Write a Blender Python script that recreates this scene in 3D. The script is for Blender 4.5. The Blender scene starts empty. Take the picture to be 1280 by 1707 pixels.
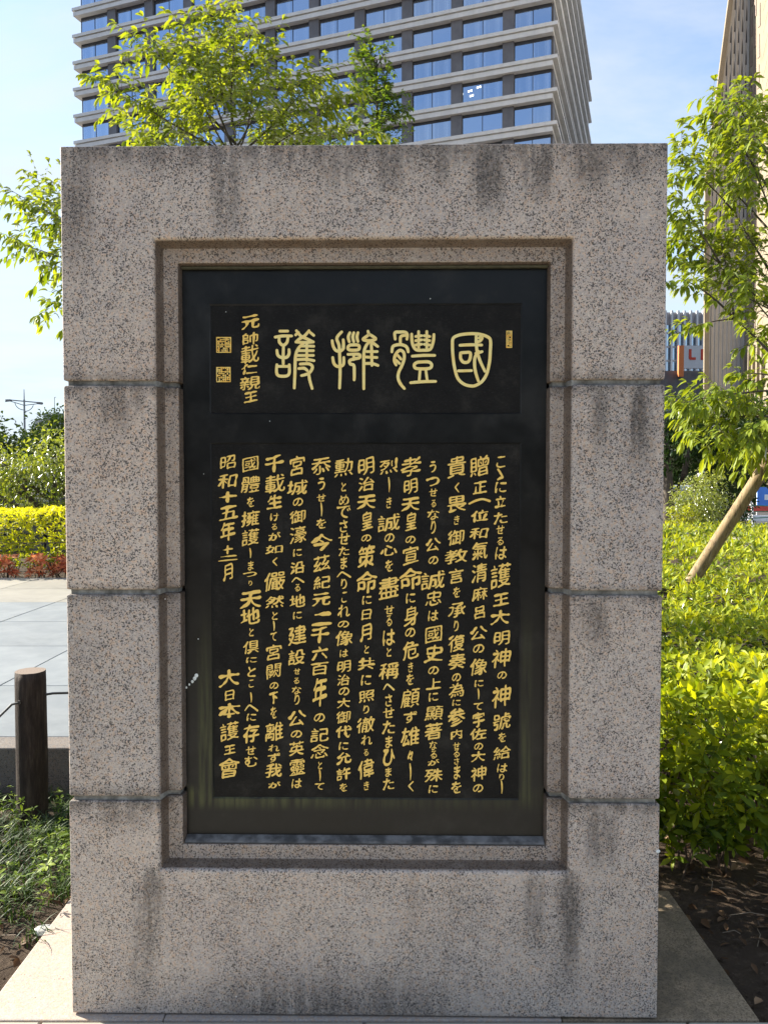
import bpy, bmesh, math, random
import numpy as np
from mathutils import Vector, noise as mnoise
from mathutils.geometry import delaunay_2d_cdt

sc = bpy.context.scene
COL = sc.collection
R = math.radians

# ------------------------------------------------------------------ camera
CAM_H, PITCH, F = 1.5, R(2.0), 1280.0
cam_d = bpy.data.cameras.new('camera')
cam = bpy.data.objects.new('camera', cam_d)
COL.objects.link(cam)
cam.location = (0, 0, CAM_H)
cam.rotation_euler = (R(90) - PITCH, 0, 0)
cam_d.sensor_fit = 'VERTICAL'
cam_d.sensor_height = 36
cam_d.lens = 36 * F / 1707.0
cam_d.clip_start = .05
cam_d.clip_end = 3000
sc.camera = cam

# ------------------------------------------------------------------ sky, sun, exposure
SUN_EL, SUN_ROT = R(29), R(-66)
EXPOSURE = 1.88
SKY_STRENGTH = .085
SUN_STRENGTH = 4.1
world = bpy.data.worlds.new('World')
sc.world = world
world.use_nodes = True
wn, wl = world.node_tree.nodes, world.node_tree.links
wn.clear()
w_out = wn.new('ShaderNodeOutputWorld')
w_bg = wn.new('ShaderNodeBackground')
w_sky = wn.new('ShaderNodeTexSky')
w_sky.sky_type = 'NISHITA'
w_sky.sun_disc = False
w_sky.sun_elevation = SUN_EL
w_sky.sun_rotation = SUN_ROT
w_sky.air_density = 1.0
w_sky.dust_density = .2
w_sky.ozone_density = 1.2
w_tc = wn.new('ShaderNodeTexCoord')
w_sep = wn.new('ShaderNodeSeparateXYZ')
w_add = wn.new('ShaderNodeMath'); w_add.operation = 'ADD'; w_add.inputs[1].default_value = .12
w_dx = wn.new('ShaderNodeMath'); w_dx.operation = 'DIVIDE'
w_dy = wn.new('ShaderNodeMath'); w_dy.operation = 'DIVIDE'
w_cmb = wn.new('ShaderNodeCombineXYZ')
w_map = wn.new('ShaderNodeMapping'); w_map.inputs['Scale'].default_value = (.55, 1.3, 1)
w_map.inputs['Rotation'].default_value = (0, 0, R(18))
w_noise = wn.new('ShaderNodeTexNoise'); w_noise.inputs['Scale'].default_value = 1.5
w_noise.inputs['Detail'].default_value = 8; w_noise.inputs['Roughness'].default_value = .58
w_noise.inputs['Distortion'].default_value = .35
w_ramp = wn.new('ShaderNodeValToRGB')
w_ramp.color_ramp.elements[0].position = .42; w_ramp.color_ramp.elements[0].color = (.10, .10, .10, 1)
w_ramp.color_ramp.elements[1].position = .68; w_ramp.color_ramp.elements[1].color = (.85, .85, .85, 1)
w_mix = wn.new('ShaderNodeMixRGB'); w_mix.inputs[2].default_value = (2.95, 3.1, 3.35, 1)
wl.new(w_tc.outputs['Generated'], w_sep.inputs[0])
wl.new(w_sep.outputs[2], w_add.inputs[0])
wl.new(w_sep.outputs[0], w_dx.inputs[0]); wl.new(w_add.outputs[0], w_dx.inputs[1])
wl.new(w_sep.outputs[1], w_dy.inputs[0]); wl.new(w_add.outputs[0], w_dy.inputs[1])
wl.new(w_dx.outputs[0], w_cmb.inputs[0]); wl.new(w_dy.outputs[0], w_cmb.inputs[1])
wl.new(w_cmb.outputs[0], w_map.inputs[0]); wl.new(w_map.outputs[0], w_noise.inputs['Vector'])
wl.new(w_noise.outputs['Fac'], w_ramp.inputs[0])
wl.new(w_ramp.outputs[0], w_mix.inputs[0]); wl.new(w_sky.outputs[0], w_mix.inputs[1])
w_hz = wn.new('ShaderNodeMapRange'); w_hz.interpolation_type = 'SMOOTHSTEP'      # pale haze low in the sky, all round
w_hz.inputs[1].default_value = 0; w_hz.inputs[2].default_value = .55; w_hz.inputs[3].default_value = .92; w_hz.inputs[4].default_value = 0
w_hm = wn.new('ShaderNodeMixRGB'); w_hm.inputs[2].default_value = (2.45, 2.8, 3.2, 1)
wl.new(w_sep.outputs[2], w_hz.inputs[0]); wl.new(w_hz.outputs[0], w_hm.inputs[0])
wl.new(w_mix.outputs[0], w_hm.inputs[1]); wl.new(w_hm.outputs[0], w_bg.inputs[0])
w_bg.inputs[1].default_value = SKY_STRENGTH
wl.new(w_bg.outputs[0], w_out.inputs[0])

sun_d = bpy.data.lights.new('sun', 'SUN')
sun_d.energy = SUN_STRENGTH
sun_d.angle = R(.55)
sun_d.color = (1, .93, .80)
sun = bpy.data.objects.new('sun', sun_d)
COL.objects.link(sun)
S_DIR = Vector((math.cos(SUN_EL) * math.sin(SUN_ROT), math.cos(SUN_EL) * math.cos(SUN_ROT), math.sin(SUN_EL)))
sun.rotation_euler = S_DIR.to_track_quat('Z', 'Y').to_euler()
sun.location = (-20, 12, 25)
sc.view_settings.view_transform = 'Standard'
sc.view_settings.look = 'None'
sc.view_settings.exposure = EXPOSURE
sc.view_settings.gamma = 1
sc.view_settings.use_curve_mapping = False
sc.render.engine = 'CYCLES'
sc.cycles.max_bounces = 8
sc.cycles.transparent_max_bounces = 8

# ------------------------------------------------------------------ measuring helpers
_c, _s = math.cos(PITCH), math.sin(PITCH)
def ray(px, py):
    u, v = (px - 640) / F, (853.5 - py) / F
    return Vector((u, _c + v * _s, -_s + v * _c))
def at(px, py, Y):
    d = ray(px, py); t = Y / d.y
    return Vector((d.x * t, Y, CAM_H + d.z * t))
def on_z(px, py, z=0.0):
    d = ray(px, py); t = (z - CAM_H) / d.z
    return Vector((d.x * t, d.y * t, z))

# ------------------------------------------------------------------ object helpers
def thing(name, label, cat, loc=(0, 0, 0), rotz=0, group=None):
    o = bpy.data.objects.new(name, None)
    o.empty_display_size = .2
    COL.objects.link(o)
    o.location = loc; o.rotation_euler = (0, 0, rotz)
    o['label'] = label; o['category'] = cat
    if group: o['group'] = group
    return o
def setting(name, loc):
    o = bpy.data.objects.new(name, None); COL.objects.link(o); o.location = loc; o['kind'] = 'structure'
    return o
def tag(o, label=None, cat=None, group=None, kind=None):
    if label: o['label'] = label
    if cat: o['category'] = cat
    if group: o['group'] = group
    if kind: o['kind'] = kind
    return o
def link(name, me, parent=None, loc=None, rot=None):
    o = bpy.data.objects.new(name, me)
    COL.objects.link(o)
    if parent: o.parent = parent
    if loc is not None: o.location = loc
    if rot is not None: o.rotation_euler = rot
    return o
def mesh(name, verts, faces, mats, smooth=False, fmat=None):
    me = bpy.data.meshes.new(name)
    me.from_pydata([tuple(v) for v in verts], [], [tuple(f) for f in faces])
    for m in (mats if isinstance(mats, (list, tuple)) else [mats]): me.materials.append(m)
    if smooth: me.polygons.foreach_set('use_smooth', [True] * len(me.polygons))
    if fmat: me.polygons.foreach_set('material_index', fmat)
    me.update()
    return me

class MB:
    """collects boxes, prisms and tubes into one mesh"""
    def __init__(s): s.v, s.f, s.m = [], [], []
    def add(s, vs, fs, mi=0):
        b = len(s.v); s.v += [Vector(v) for v in vs]
        for f in fs: s.f.append([i + b for i in f]); s.m.append(mi)
    def box(s, x0, x1, y0, y1, z0, z1, mi=0):
        s.add([(x0,y0,z0),(x1,y0,z0),(x1,y1,z0),(x0,y1,z0),(x0,y0,z1),(x1,y0,z1),(x1,y1,z1),(x0,y1,z1)],
              [(0,3,2,1),(4,5,6,7),(0,1,5,4),(1,2,6,5),(2,3,7,6),(3,0,4,7)], mi)
    def prism_y(s, poly, y0, y1, mi=0):      # polygon in x,z (counter-clockwise seen from -y)
        n = len(poly)
        s.add([(p[0], y0, p[1]) for p in poly] + [(p[0], y1, p[1]) for p in poly],
              [tuple(range(n)), tuple(range(2*n-1, n-1, -1))] +
              [((i+1) % n, i, i+n, (i+1) % n + n) for i in range(n)], mi)
    def tube(s, pts, rad, seg=8, mi=0, cap=True):
        pts = [Vector(p) for p in pts]; n = len(pts); b = len(s.v)
        if not isinstance(rad, (list, tuple)): rad = [rad] * n
        up = Vector((.03, .07, 1))
        for i, p in enumerate(pts):
            d = (pts[min(i+1, n-1)] - pts[max(i-1, 0)])
            if d.length < 1e-9: d = Vector((0, 0, 1))
            d.normalize()
            a = d.cross(up if abs(d.z) < .93 else Vector((1, .1, 0))).normalized(); c = d.cross(a)
            for k in range(seg):
                t = 2 * math.pi * k / seg
                s.v.append(p + (a * math.cos(t) + c * math.sin(t)) * rad[i])
        for i in range(n - 1):
            for k in range(seg):
                k2 = (k + 1) % seg
                s.f.append([b+i*seg+k, b+i*seg+k2, b+(i+1)*seg+k2, b+(i+1)*seg+k]); s.m.append(mi)
        if cap:
            s.f.append([b+k for k in range(seg)][::-1]); s.m.append(mi)
            s.f.append([b+(n-1)*seg+k for k in range(seg)]); s.m.append(mi)
    def build(s, name, mats, parent=None, smooth=False, loc=None, bevel=0):
        o = link(name, mesh(name, s.v, s.f, mats, smooth, s.m), parent, loc)
        if bevel:
            b = o.modifiers.new('bevel', 'BEVEL'); b.width = bevel; b.segments = 2
            b.limit_method = 'ANGLE'; b.angle_limit = R(25)
        return o

# ------------------------------------------------------------------ material helpers
class NT:
    def __init__(s, name):
        s.mat = bpy.data.materials.new(name); s.mat.use_nodes = True
        s.n, s.l = s.mat.node_tree.nodes, s.mat.node_tree.links
        s.n.clear(); s.out = s.n.new('ShaderNodeOutputMaterial'); s._co = None
    def node(s, t, **kw):
        x = s.n.new(t)
        for k, v in kw.items(): setattr(x, k, v)
        return x
    def put(s, sock, v):
        if isinstance(v, bpy.types.NodeSocket): s.l.new(v, sock)
        elif isinstance(v, (tuple, list)) and len(v) == 3 and sock.type == 'RGBA': sock.default_value = (*v, 1)
        else: sock.default_value = v
    @property
    def co(s):
        if s._co is None:
            s._co = s.node('ShaderNodeTexCoord').outputs['Object']
        return s._co
    def math(s, op, a, b=None, c=None, clamp=False):
        x = s.node('ShaderNodeMath', operation=op, use_clamp=clamp)
        s.put(x.inputs[0], a)
        if b is not None: s.put(x.inputs[1], b)
        if c is not None: s.put(x.inputs[2], c)
        return x.outputs[0]
    def scaled(s, sx, sy=None, sz=None):
        x = s.node('ShaderNodeMapping'); s.l.new(s.co, x.inputs[0])
        x.inputs['Scale'].default_value = (sx, sy if sy is not None else sx, sz if sz is not None else sx)
        return x.outputs[0]
    def noise(s, scale, detail=4, rough=.55, vec=None, dist=0):
        x = s.node('ShaderNodeTexNoise'); s.l.new(vec or s.co, x.inputs['Vector'])
        x.inputs['Scale'].default_value = scale; x.inputs['Detail'].default_value = detail
        x.inputs['Roughness'].default_value = rough; x.inputs['Distortion'].default_value = dist
        return x.outputs['Fac']
    def voro(s, scale, feature='F1', vec=None, rnd=1):
        x = s.node('ShaderNodeTexVoronoi', feature=feature); s.l.new(vec or s.co, x.inputs['Vector'])
        x.inputs['Scale'].default_value = scale; x.inputs['Randomness'].default_value = rnd
        return x
    def ramp(s, fac, stops, interp='LINEAR'):
        x = s.node('ShaderNodeValToRGB'); s.l.new(fac, x.inputs[0]); r = x.color_ramp; r.interpolation = interp
        while len(r.elements) < len(stops): r.elements.new(.5)
        for e, (p, c) in zip(r.elements, stops):
            e.position = p; e.color = (*c, 1) if isinstance(c, (tuple, list)) else (c, c, c, 1)
        return x.outputs[0]
    def mix(s, fac, a, b, mode='MIX'):
        x = s.node('ShaderNodeMixRGB', blend_type=mode)
        s.put(x.inputs[0], fac); s.put(x.inputs[1], a); s.put(x.inputs[2], b)
        return x.outputs[0]
    def smooth(s, v, a, b):      # 0 below a, 1 above b
        x = s.node('ShaderNodeMapRange', interpolation_type='SMOOTHSTEP'); s.put(x.inputs[0], v)
        x.inputs[1].default_value = a; x.inputs[2].default_value = b
        return x.outputs[0]
    def bump(s, h, strength=.3, dist=.002, normal=None):
        x = s.node('ShaderNodeBump'); s.l.new(h, x.inputs['Height'])
        x.inputs['Strength'].default_value = strength; x.inputs['Distance'].default_value = dist
        if normal: s.l.new(normal, x.inputs['Normal'])
        return x.outputs[0]
    def principled(s, color, rough=.6, metal=0, normal=None, spec=.5, **kw):
        x = s.node('ShaderNodeBsdfPrincipled')
        s.put(x.inputs['Base Color'], color); s.put(x.inputs['Roughness'], rough)
        s.put(x.inputs['Metallic'], metal); s.put(x.inputs['Specular IOR Level'], spec)
        if normal: s.l.new(normal, x.inputs['Normal'])
        for k, v in kw.items(): s.put(x.inputs[k], v)
        s.l.new(x.outputs[0], s.out.inputs[0])
        return x

def simple(name, color, rough=.6, metal=0, var=.12, vscale=6, bump=0, bscale=60, spec=.5, **kw):
    t = NT(name)
    f = t.noise(vscale, 5)
    c = t.mix(t.smooth(f, .3, .7), tuple(x * (1 - var) for x in color), tuple(min(1, x * (1 + var)) for x in color))
    n = t.bump(t.noise(bscale, 4), .5, bump) if bump else None
    t.principled(c, rough, metal, n, spec, **kw)
    return t.mat

# ------------------------------------------------------------------ leaves
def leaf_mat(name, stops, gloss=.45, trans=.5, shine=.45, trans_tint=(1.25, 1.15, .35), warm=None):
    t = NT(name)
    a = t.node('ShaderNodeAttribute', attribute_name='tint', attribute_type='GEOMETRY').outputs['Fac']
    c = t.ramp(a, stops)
    d = t.node('ShaderNodeBsdfDiffuse'); t.put(d.inputs[0], c)
    tr = t.node('ShaderNodeBsdfTranslucent'); t.put(tr.inputs[0], t.mix(1, c, trans_tint, 'MULTIPLY'))
    m = t.node('ShaderNodeMixShader'); m.inputs[0].default_value = trans
    t.l.new(d.outputs[0], m.inputs[1]); t.l.new(tr.outputs[0], m.inputs[2])
    g = t.node('ShaderNodeBsdfGlossy'); g.inputs['Roughness'].default_value = gloss
    fr = t.node('ShaderNodeFresnel'); fr.inputs[0].default_value = 1.4
    m2 = t.node('ShaderNodeMixShader'); t.l.new(t.math('MULTIPLY', fr.outputs[0], shine, clamp=True), m2.inputs[0])
    t.l.new(m.outputs[0], m2.inputs[1]); t.l.new(g.outputs[0], m2.inputs[2])
    t.l.new(m2.outputs[0], t.out.inputs[0])
    return t.mat

def leaf_mesh(name, P, D, N, L, W, T, mat, fine=False, fold=.25, droop=.25):
    """P base points, D directions, N normals, L lengths, W widths, T tints -> one mesh of leaves"""
    P, D, N = (np.asarray(a, dtype=np.float64) for a in (P, D, N))
    L, W, T = (np.asarray(a, dtype=np.float64) for a in (L, W, T))
    n = len(P)
    D /= np.linalg.norm(D, axis=1)[:, None] + 1e-9
    S = np.cross(D, N); S /= np.linalg.norm(S, axis=1)[:, None] + 1e-9
    U = np.cross(S, D)
    l, w = L[:, None], W[:, None]
    def pt(t, side, lift):
        return P + D * (l * t) + S * (w * .5 * side) + U * (w * lift) - np.array([0, 0, 1.]) * (l * droop * t * t)
    if fine:
        V = np.stack([pt(0, 0, 0), pt(.3, -.75, fold), pt(.3, 0, 0), pt(.3, .75, fold),
                      pt(.66, -.95, fold), pt(.66, 0, 0), pt(.66, .95, fold), pt(1, 0, 0)], 1)
        tri = np.array([[0,2,1],[0,3,2],[1,2,5],[1,5,4],[2,3,6],[2,6,5],[4,5,7],[5,6,7]])
    else:
        V = np.stack([pt(0, 0, 0), pt(.45, -1, fold), pt(.5, 0, 0), pt(.45, 1, fold), pt(1, 0, 0)], 1)
        tri = np.array([[0,2,1],[1,2,4],[0,3,2],[2,3,4]])
    k = V.shape[1]
    F_ = (tri[None] + (np.arange(n) * k)[:, None, None]).reshape(-1, 3)
    me = bpy.data.meshes.new(name)
    me.vertices.add(n * k); me.vertices.foreach_set('co', V.reshape(-1).astype(np.float32))
    me.loops.add(F_.size); me.loops.foreach_set('vertex_index', F_.reshape(-1).astype(np.int32))
    me.polygons.add(len(F_)); me.polygons.foreach_set('loop_start', np.arange(0, F_.size, 3, dtype=np.int32))
    me.polygons.foreach_set('loop_total', np.full(len(F_), 3, dtype=np.int32))
    a = me.attributes.new('tint', 'FLOAT', 'POINT')
    a.data.foreach_set('value', np.repeat(T, k).astype(np.float32))
    me.materials.append(mat)
    me.update(calc_edges=True); me.validate()
    return me
class Leaves:
    def __init__(s): s.P, s.D, s.N, s.L, s.W, s.T = [], [], [], [], [], []
    def add(s, p, d, n, l, w, t):
        s.P.append(tuple(p)); s.D.append(tuple(d)); s.N.append(tuple(n)); s.L.append(l); s.W.append(w); s.T.append(t)
    def build(s, name, mat, parent, fine=False, fold=.25, droop=.25, kind='stuff'):
        o = link(name, leaf_mesh(name, s.P, s.D, s.N, s.L, s.W, s.T, mat, fine, fold, droop), parent)
        if kind: o['kind'] = kind
        return o
def rdir(rng, zbias=0.0):
    v = Vector((rng.gauss(0, 1), rng.gauss(0, 1), rng.gauss(0, 1) + zbias))
    return v.normalized() if v.length > 1e-6 else Vector((0, 0, 1))

# ================================================================== MATERIALS
ORG_X, ORG_Y = -.054, 2.117
STELE_YAW = R(-.8)
_n = Vector((-math.sin(STELE_YAW), math.cos(STELE_YAW), 0))     # local +y
_x = Vector((math.cos(STELE_YAW), math.sin(STELE_YAW), 0))
def loc(px, py, depth=0.0):
    """pixel of the photograph -> local x, z on the monument's face (depth metres behind the front)"""
    o = Vector((ORG_X, ORG_Y, 0)) + _n * depth
    d = ray(px, py); c0 = Vector((0, 0, CAM_H))
    t = (o - c0).dot(_n) / d.dot(_n)
    q = c0 + d * t - Vector((ORG_X, ORG_Y, 0))
    return q.dot(_x), q.z

def granite_mat(name, streaks=True, tone=1.0, pink=1.0, speck=1.0):
    t = NT(name)
    rnd_ = t.node('ShaderNodeObjectInfo').outputs['Random']
    off = t.node('ShaderNodeVectorMath', operation='ADD'); cb_ = t.node('ShaderNodeCombineXYZ')
    t.l.new(t.math('MULTIPLY', rnd_, 7.3), cb_.inputs[0]); t.l.new(t.math('MULTIPLY', rnd_, 3.1), cb_.inputs[1]); t.l.new(t.co, off.inputs[0]); t.l.new(cb_.outputs[0], off.inputs[1])
    gco = off.outputs[0]
    wob = t.node('ShaderNodeTexNoise'); t.l.new(gco, wob.inputs['Vector']); wob.inputs['Scale'].default_value = 230; wob.inputs['Detail'].default_value = 3
    wadd = t.node('ShaderNodeVectorMath', operation='MULTIPLY_ADD')
    t.l.new(wob.outputs['Color'], wadd.inputs[0]); wadd.inputs[1].default_value = (.0052,) * 3; t.l.new(gco, wadd.inputs[2])
    v1 = t.voro(300, vec=wadd.outputs[0]); sep1 = t.node('ShaderNodeSeparateColor'); t.l.new(v1.outputs['Color'], sep1.inputs[0])
    v2 = t.voro(540, vec=wadd.outputs[0]); sep2 = t.node('ShaderNodeSeparateColor'); t.l.new(v2.outputs['Color'], sep2.inputs[0])
    v3 = t.voro(140, vec=wadd.outputs[0]); sep3 = t.node('ShaderNodeSeparateColor'); t.l.new(v3.outputs['Color'], sep3.inputs[0])
    k = tone
    def c(r, g, b): return (r * k * 1.03, g * k * 1.01, b * k * .985)
    base = t.ramp(sep1.outputs[0], [(0, c(.47, .41, .35)), (.26, c(.36, .33, .315)), (.44, c(.55, .48, .42)), (.62, c(.46, .33, .245)),
                                   (.78, c(.30, .275, .27)), (.9, c(.62, .57, .52))], 'CONSTANT')
    fine = t.ramp(sep2.outputs[0], [(0, c(.52, .475, .43)), (.35, c(.42, .36, .315)), (.6, c(.30, .27, .26)), (.82, c(.47, .40, .34)), (.93, c(.16, .15, .15))], 'CONSTANT')
    col = t.mix(.42, base, fine)
    big = t.ramp(sep3.outputs[1], [(0, c(.50, .445, .395)), (.4, c(.40, .385, .385)), (.62, c(.55, .40, .285)), (.78, c(.36, .345, .35)), (.9, c(.56, .53, .49))], 'CONSTANT')
    col = t.mix(.42, col, big)
    # black mica, gathered in loose drifts
    drift = t.noise(11, 4, .6, gco)
    thr = t.math('MULTIPLY_ADD', drift, .62 * speck, -.15)
    mica = t.math('LESS_THAN', sep1.outputs[1], thr)
    col = t.mix(t.math('MULTIPLY', mica, .84), col, (.038, .036, .040))
    mica2 = t.math('LESS_THAN', sep2.outputs[1], t.math('MULTIPLY', thr, .75))
    col = t.mix(t.math('MULTIPLY', mica2, .7), col, (.06, .055, .055))
    # broad tone drifts
    col = t.mix(.55, col, t.ramp(t.noise(2.3, 5), [(.3, (.84, .83, .86)), (.5, (1, .99, .97)), (.7, (1.0, .91, .83))]), 'MULTIPLY')
    col = t.mix(1, col, t.ramp(rnd_, [(0, (.87, .875, .89)), (1, (1.07, 1.03, .99))]), 'MULTIPLY')
    if streaks:
        sx = t.node('ShaderNodeSeparateXYZ'); t.l.new(t.co, sx.inputs[0])
        X, Y, Z = sx.outputs
        vn = t.noise(1, 5, .65, t.scaled(26, 26, 2.2))            # vertical run marks
        vn2 = t.noise(1, 4, .6, t.scaled(9, 9, 1.2))
        gr = t.noise(95, 5, .75)
        acc = None
        def addm(m):
            nonlocal acc
            acc = m if acc is None else t.math('MAXIMUM', acc, m)
        for px, y0, y1, hw, st in [(253, 1448, 1700, 21, .80), (946, 1452, 1668, 21, .95), (890, 1450, 1585, 15, .62), (1066, 640, 800, 25, .97), (1003, 640, 770, 15, .70), (1030, 643, 700, 12, .5),
                                   (690, 1450, 1560, 14, .25), (380, 236, 420, 24, .7), (560, 236, 330, 30, .7), (815, 236, 370, 24, .95), (900, 236, 345, 26, .9), (985, 236, 325, 30, .85),
                                   (735, 236, 320, 20, .8), (1060, 236, 310, 22, .8), (125, 236, 480, 26, .7), (190, 640, 740, 30, .65), (230, 640, 700, 16, .6), (145, 640, 700, 16, .5), (985, 990, 1090, 28, .75), (1040, 990, 1040, 20, .3),
                                   (1000, 1335, 1470, 24, .75), (1075, 1335, 1400, 16, .3), (200, 1335, 1385, 40, .7), (650, 236, 330, 26, .75), (170, 990, 1030, 40, .25)]:
            x, za = loc(px, y0); x2, zb = loc(px, y1)
            h = hw * .00166 * 1.25
            dx = t.math('ABSOLUTE', t.math('SUBTRACT', t.math('MULTIPLY_ADD', vn2, .05, t.math('MULTIPLY_ADD', Z, -(.09 if px == 253 else 0), X)), x + .025 - (.09*za if px == 253 else 0)))
            dx = t.math('ADD', dx, t.math('MULTIPLY', t.smooth(t.math('SUBTRACT', za, Z), .05, 0), h*.5))
            mx = t.math('SUBTRACT', 1, t.smooth(dx, h * .25, h * 1.35))
            mz = t.math('MULTIPLY', t.smooth(Z, zb - (za - zb)*.15, zb + (za - zb) * .6), t.math('LESS_THAN', Z, za + .004))
            m = t.math('MULTIPLY', t.math('MULTIPLY', mx, mz), st)
            addm(m)
        # soot just under each joint and along the top edge
        for (pa, w, st) in [((180, 639), .05, .85), ((180, 989), .035, .8), ((180, 1334), .05, .85), ((600, 240), .10, .80)]:
            z0 = loc(*pa)[1]
            dz = t.math('SUBTRACT', z0 - .004, Z)
            m = t.math('MULTIPLY', t.math('SUBTRACT', 1, t.smooth(dz, 0, w)), t.math('GREATER_THAN', dz, -.002))
            addm(t.math('MULTIPLY', m, st))
        for (pa, w, st) in [((180, 634), .05, .65), ((180, 982), .03, .6), ((180, 1328), .05, .7)]:
            z0 = loc(*pa)[1]
            dz = t.math('SUBTRACT', Z, z0 - .003)
            m = t.math('MULTIPLY', t.math('SUBTRACT', 1, t.smooth(dz, 0, w)), t.math('GREATER_THAN', dz, 0))
            addm(t.math('MULTIPLY', m, st))
        # splash-back grime low on the block, darker right of centre
        low = t.math('SUBTRACT', 1, t.smooth(Z, .02, .18))
        cx = t.math('SUBTRACT', 1, t.smooth(t.math('ABSOLUTE', t.math('ADD', X, .08)), .15, .55))
        addm(t.math('MULTIPLY', t.math('MULTIPLY', low, cx), .75))
        mod = t.math('MULTIPLY_ADD', t.smooth(vn, .36, .56), .62, t.math('MULTIPLY_ADD', t.smooth(gr, .42, .58), .48, .14))
        acc = t.math('MULTIPLY', acc, mod, clamp=True)
        gen = t.math('MULTIPLY', t.smooth(t.noise(1, 5, .62, t.scaled(7, 7, 1.6)), .5, .78), t.math('MULTIPLY', t.smooth(gr, .38, .62), .42))
        acc = t.math('MAXIMUM', acc, gen)
        col = t.mix(acc, col, t.mix(.22, (.055, .048, .042), col))
        # recessed inner mouldings: brown coating, darkened further to paint in their shade
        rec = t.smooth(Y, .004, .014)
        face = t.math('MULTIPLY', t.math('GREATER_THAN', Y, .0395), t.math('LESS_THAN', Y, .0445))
        film_shade = t.math('SUBTRACT', t.math('MULTIPLY', rec, 1.0), t.math('MULTIPLY', face, .62))
        film_shade = t.math('MULTIPLY', film_shade, t.math('MULTIPLY_ADD', t.noise(16, 4, .6), .8, .62), clamp=True)
        col = t.mix(film_shade, col, t.mix(.18, (.066, .040, .022), col))
        # tiny lime spots
        v4 = t.voro(55); s4 = t.node('ShaderNodeSeparateColor'); t.l.new(v4.outputs['Color'], s4.inputs[0])
        spot = t.math('MULTIPLY', t.math('LESS_THAN', v4.outputs['Distance'], .12), t.math('LESS_THAN', s4.outputs[0], .018))
        spot = t.math('MULTIPLY', spot, t.math('MULTIPLY_ADD', acc, 1.6, .25), clamp=True)
        col = t.mix(spot, col, (.75, .74, .72))
    h = t.math('ADD', t.math('MULTIPLY', v1.outputs['Distance'], .6), t.noise(140, 3))
    nb = t.bump(h, .55, .0009)
    nb = t.bump(t.noise(22, 5, .6), .35, .003, nb)
    t.principled(col, t.math('MULTIPLY_ADD', sep1.outputs[2], .25, .55), 0, nb, .35)
    return t.mat

M = {}
M['granite'] = granite_mat('pink_granite', tone=1.22)
M['slab'] = granite_mat('slab_granite', False, .85, speck=.4)
M['kerb'] = granite_mat('dark_kerb_granite', False, .40, speck=.8)

def slab_dirty():
    t = NT('weathered_base_slab')
    f = t.noise(7, 6, .65); g = t.noise(45, 5, .7); v = t.voro(260)
    s_ = t.node('ShaderNodeSeparateColor'); t.l.new(v.outputs['Color'], s_.inputs[0])
    col = t.ramp(f, [(.3, (.12, .096, .07)), (.5, (.22, .18, .135)), (.72, (.34, .28, .21))])
    col = t.mix(.45, col, t.ramp(s_.outputs[0], [(0, (.42, .37, .31)), (.3, (.24, .21, .18)), (.55, (.36, .31, .25)), (.86, (.09, .08, .08))], 'CONSTANT'))
    col = t.mix(t.math('MULTIPLY', t.smooth(g, .5, .68), .45), col, (.10, .085, .062))
    col = t.mix(1, col, (1.02, .92, .76), 'MULTIPLY')
    col = t.mix(t.math('MULTIPLY', t.smooth(t.noise(3.2, 6, .7), .46, .62), .55), col, (.085, .072, .052))
    t.principled(col, .75, 0, t.bump(g, .6, .002), .3)
    return t.mat
M['base_slab'] = slab_dirty()

def mortar():
    t = NT('lime_mortar')
    f = t.noise(30, 5, .6); g = t.noise(160, 3)
    col = t.ramp(f, [(.3, (.09, .085, .075)), (.5, (.22, .215, .195)), (.7, (.38, .38, .355))])
    col = t.mix(t.math('MULTIPLY', t.smooth(g, .52, .7), .4), col, (.12, .115, .10))
    t.principled(col, .85, 0, t.bump(g, .8, .002), .2)
    return t.mat
M['mortar'] = mortar()

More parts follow.
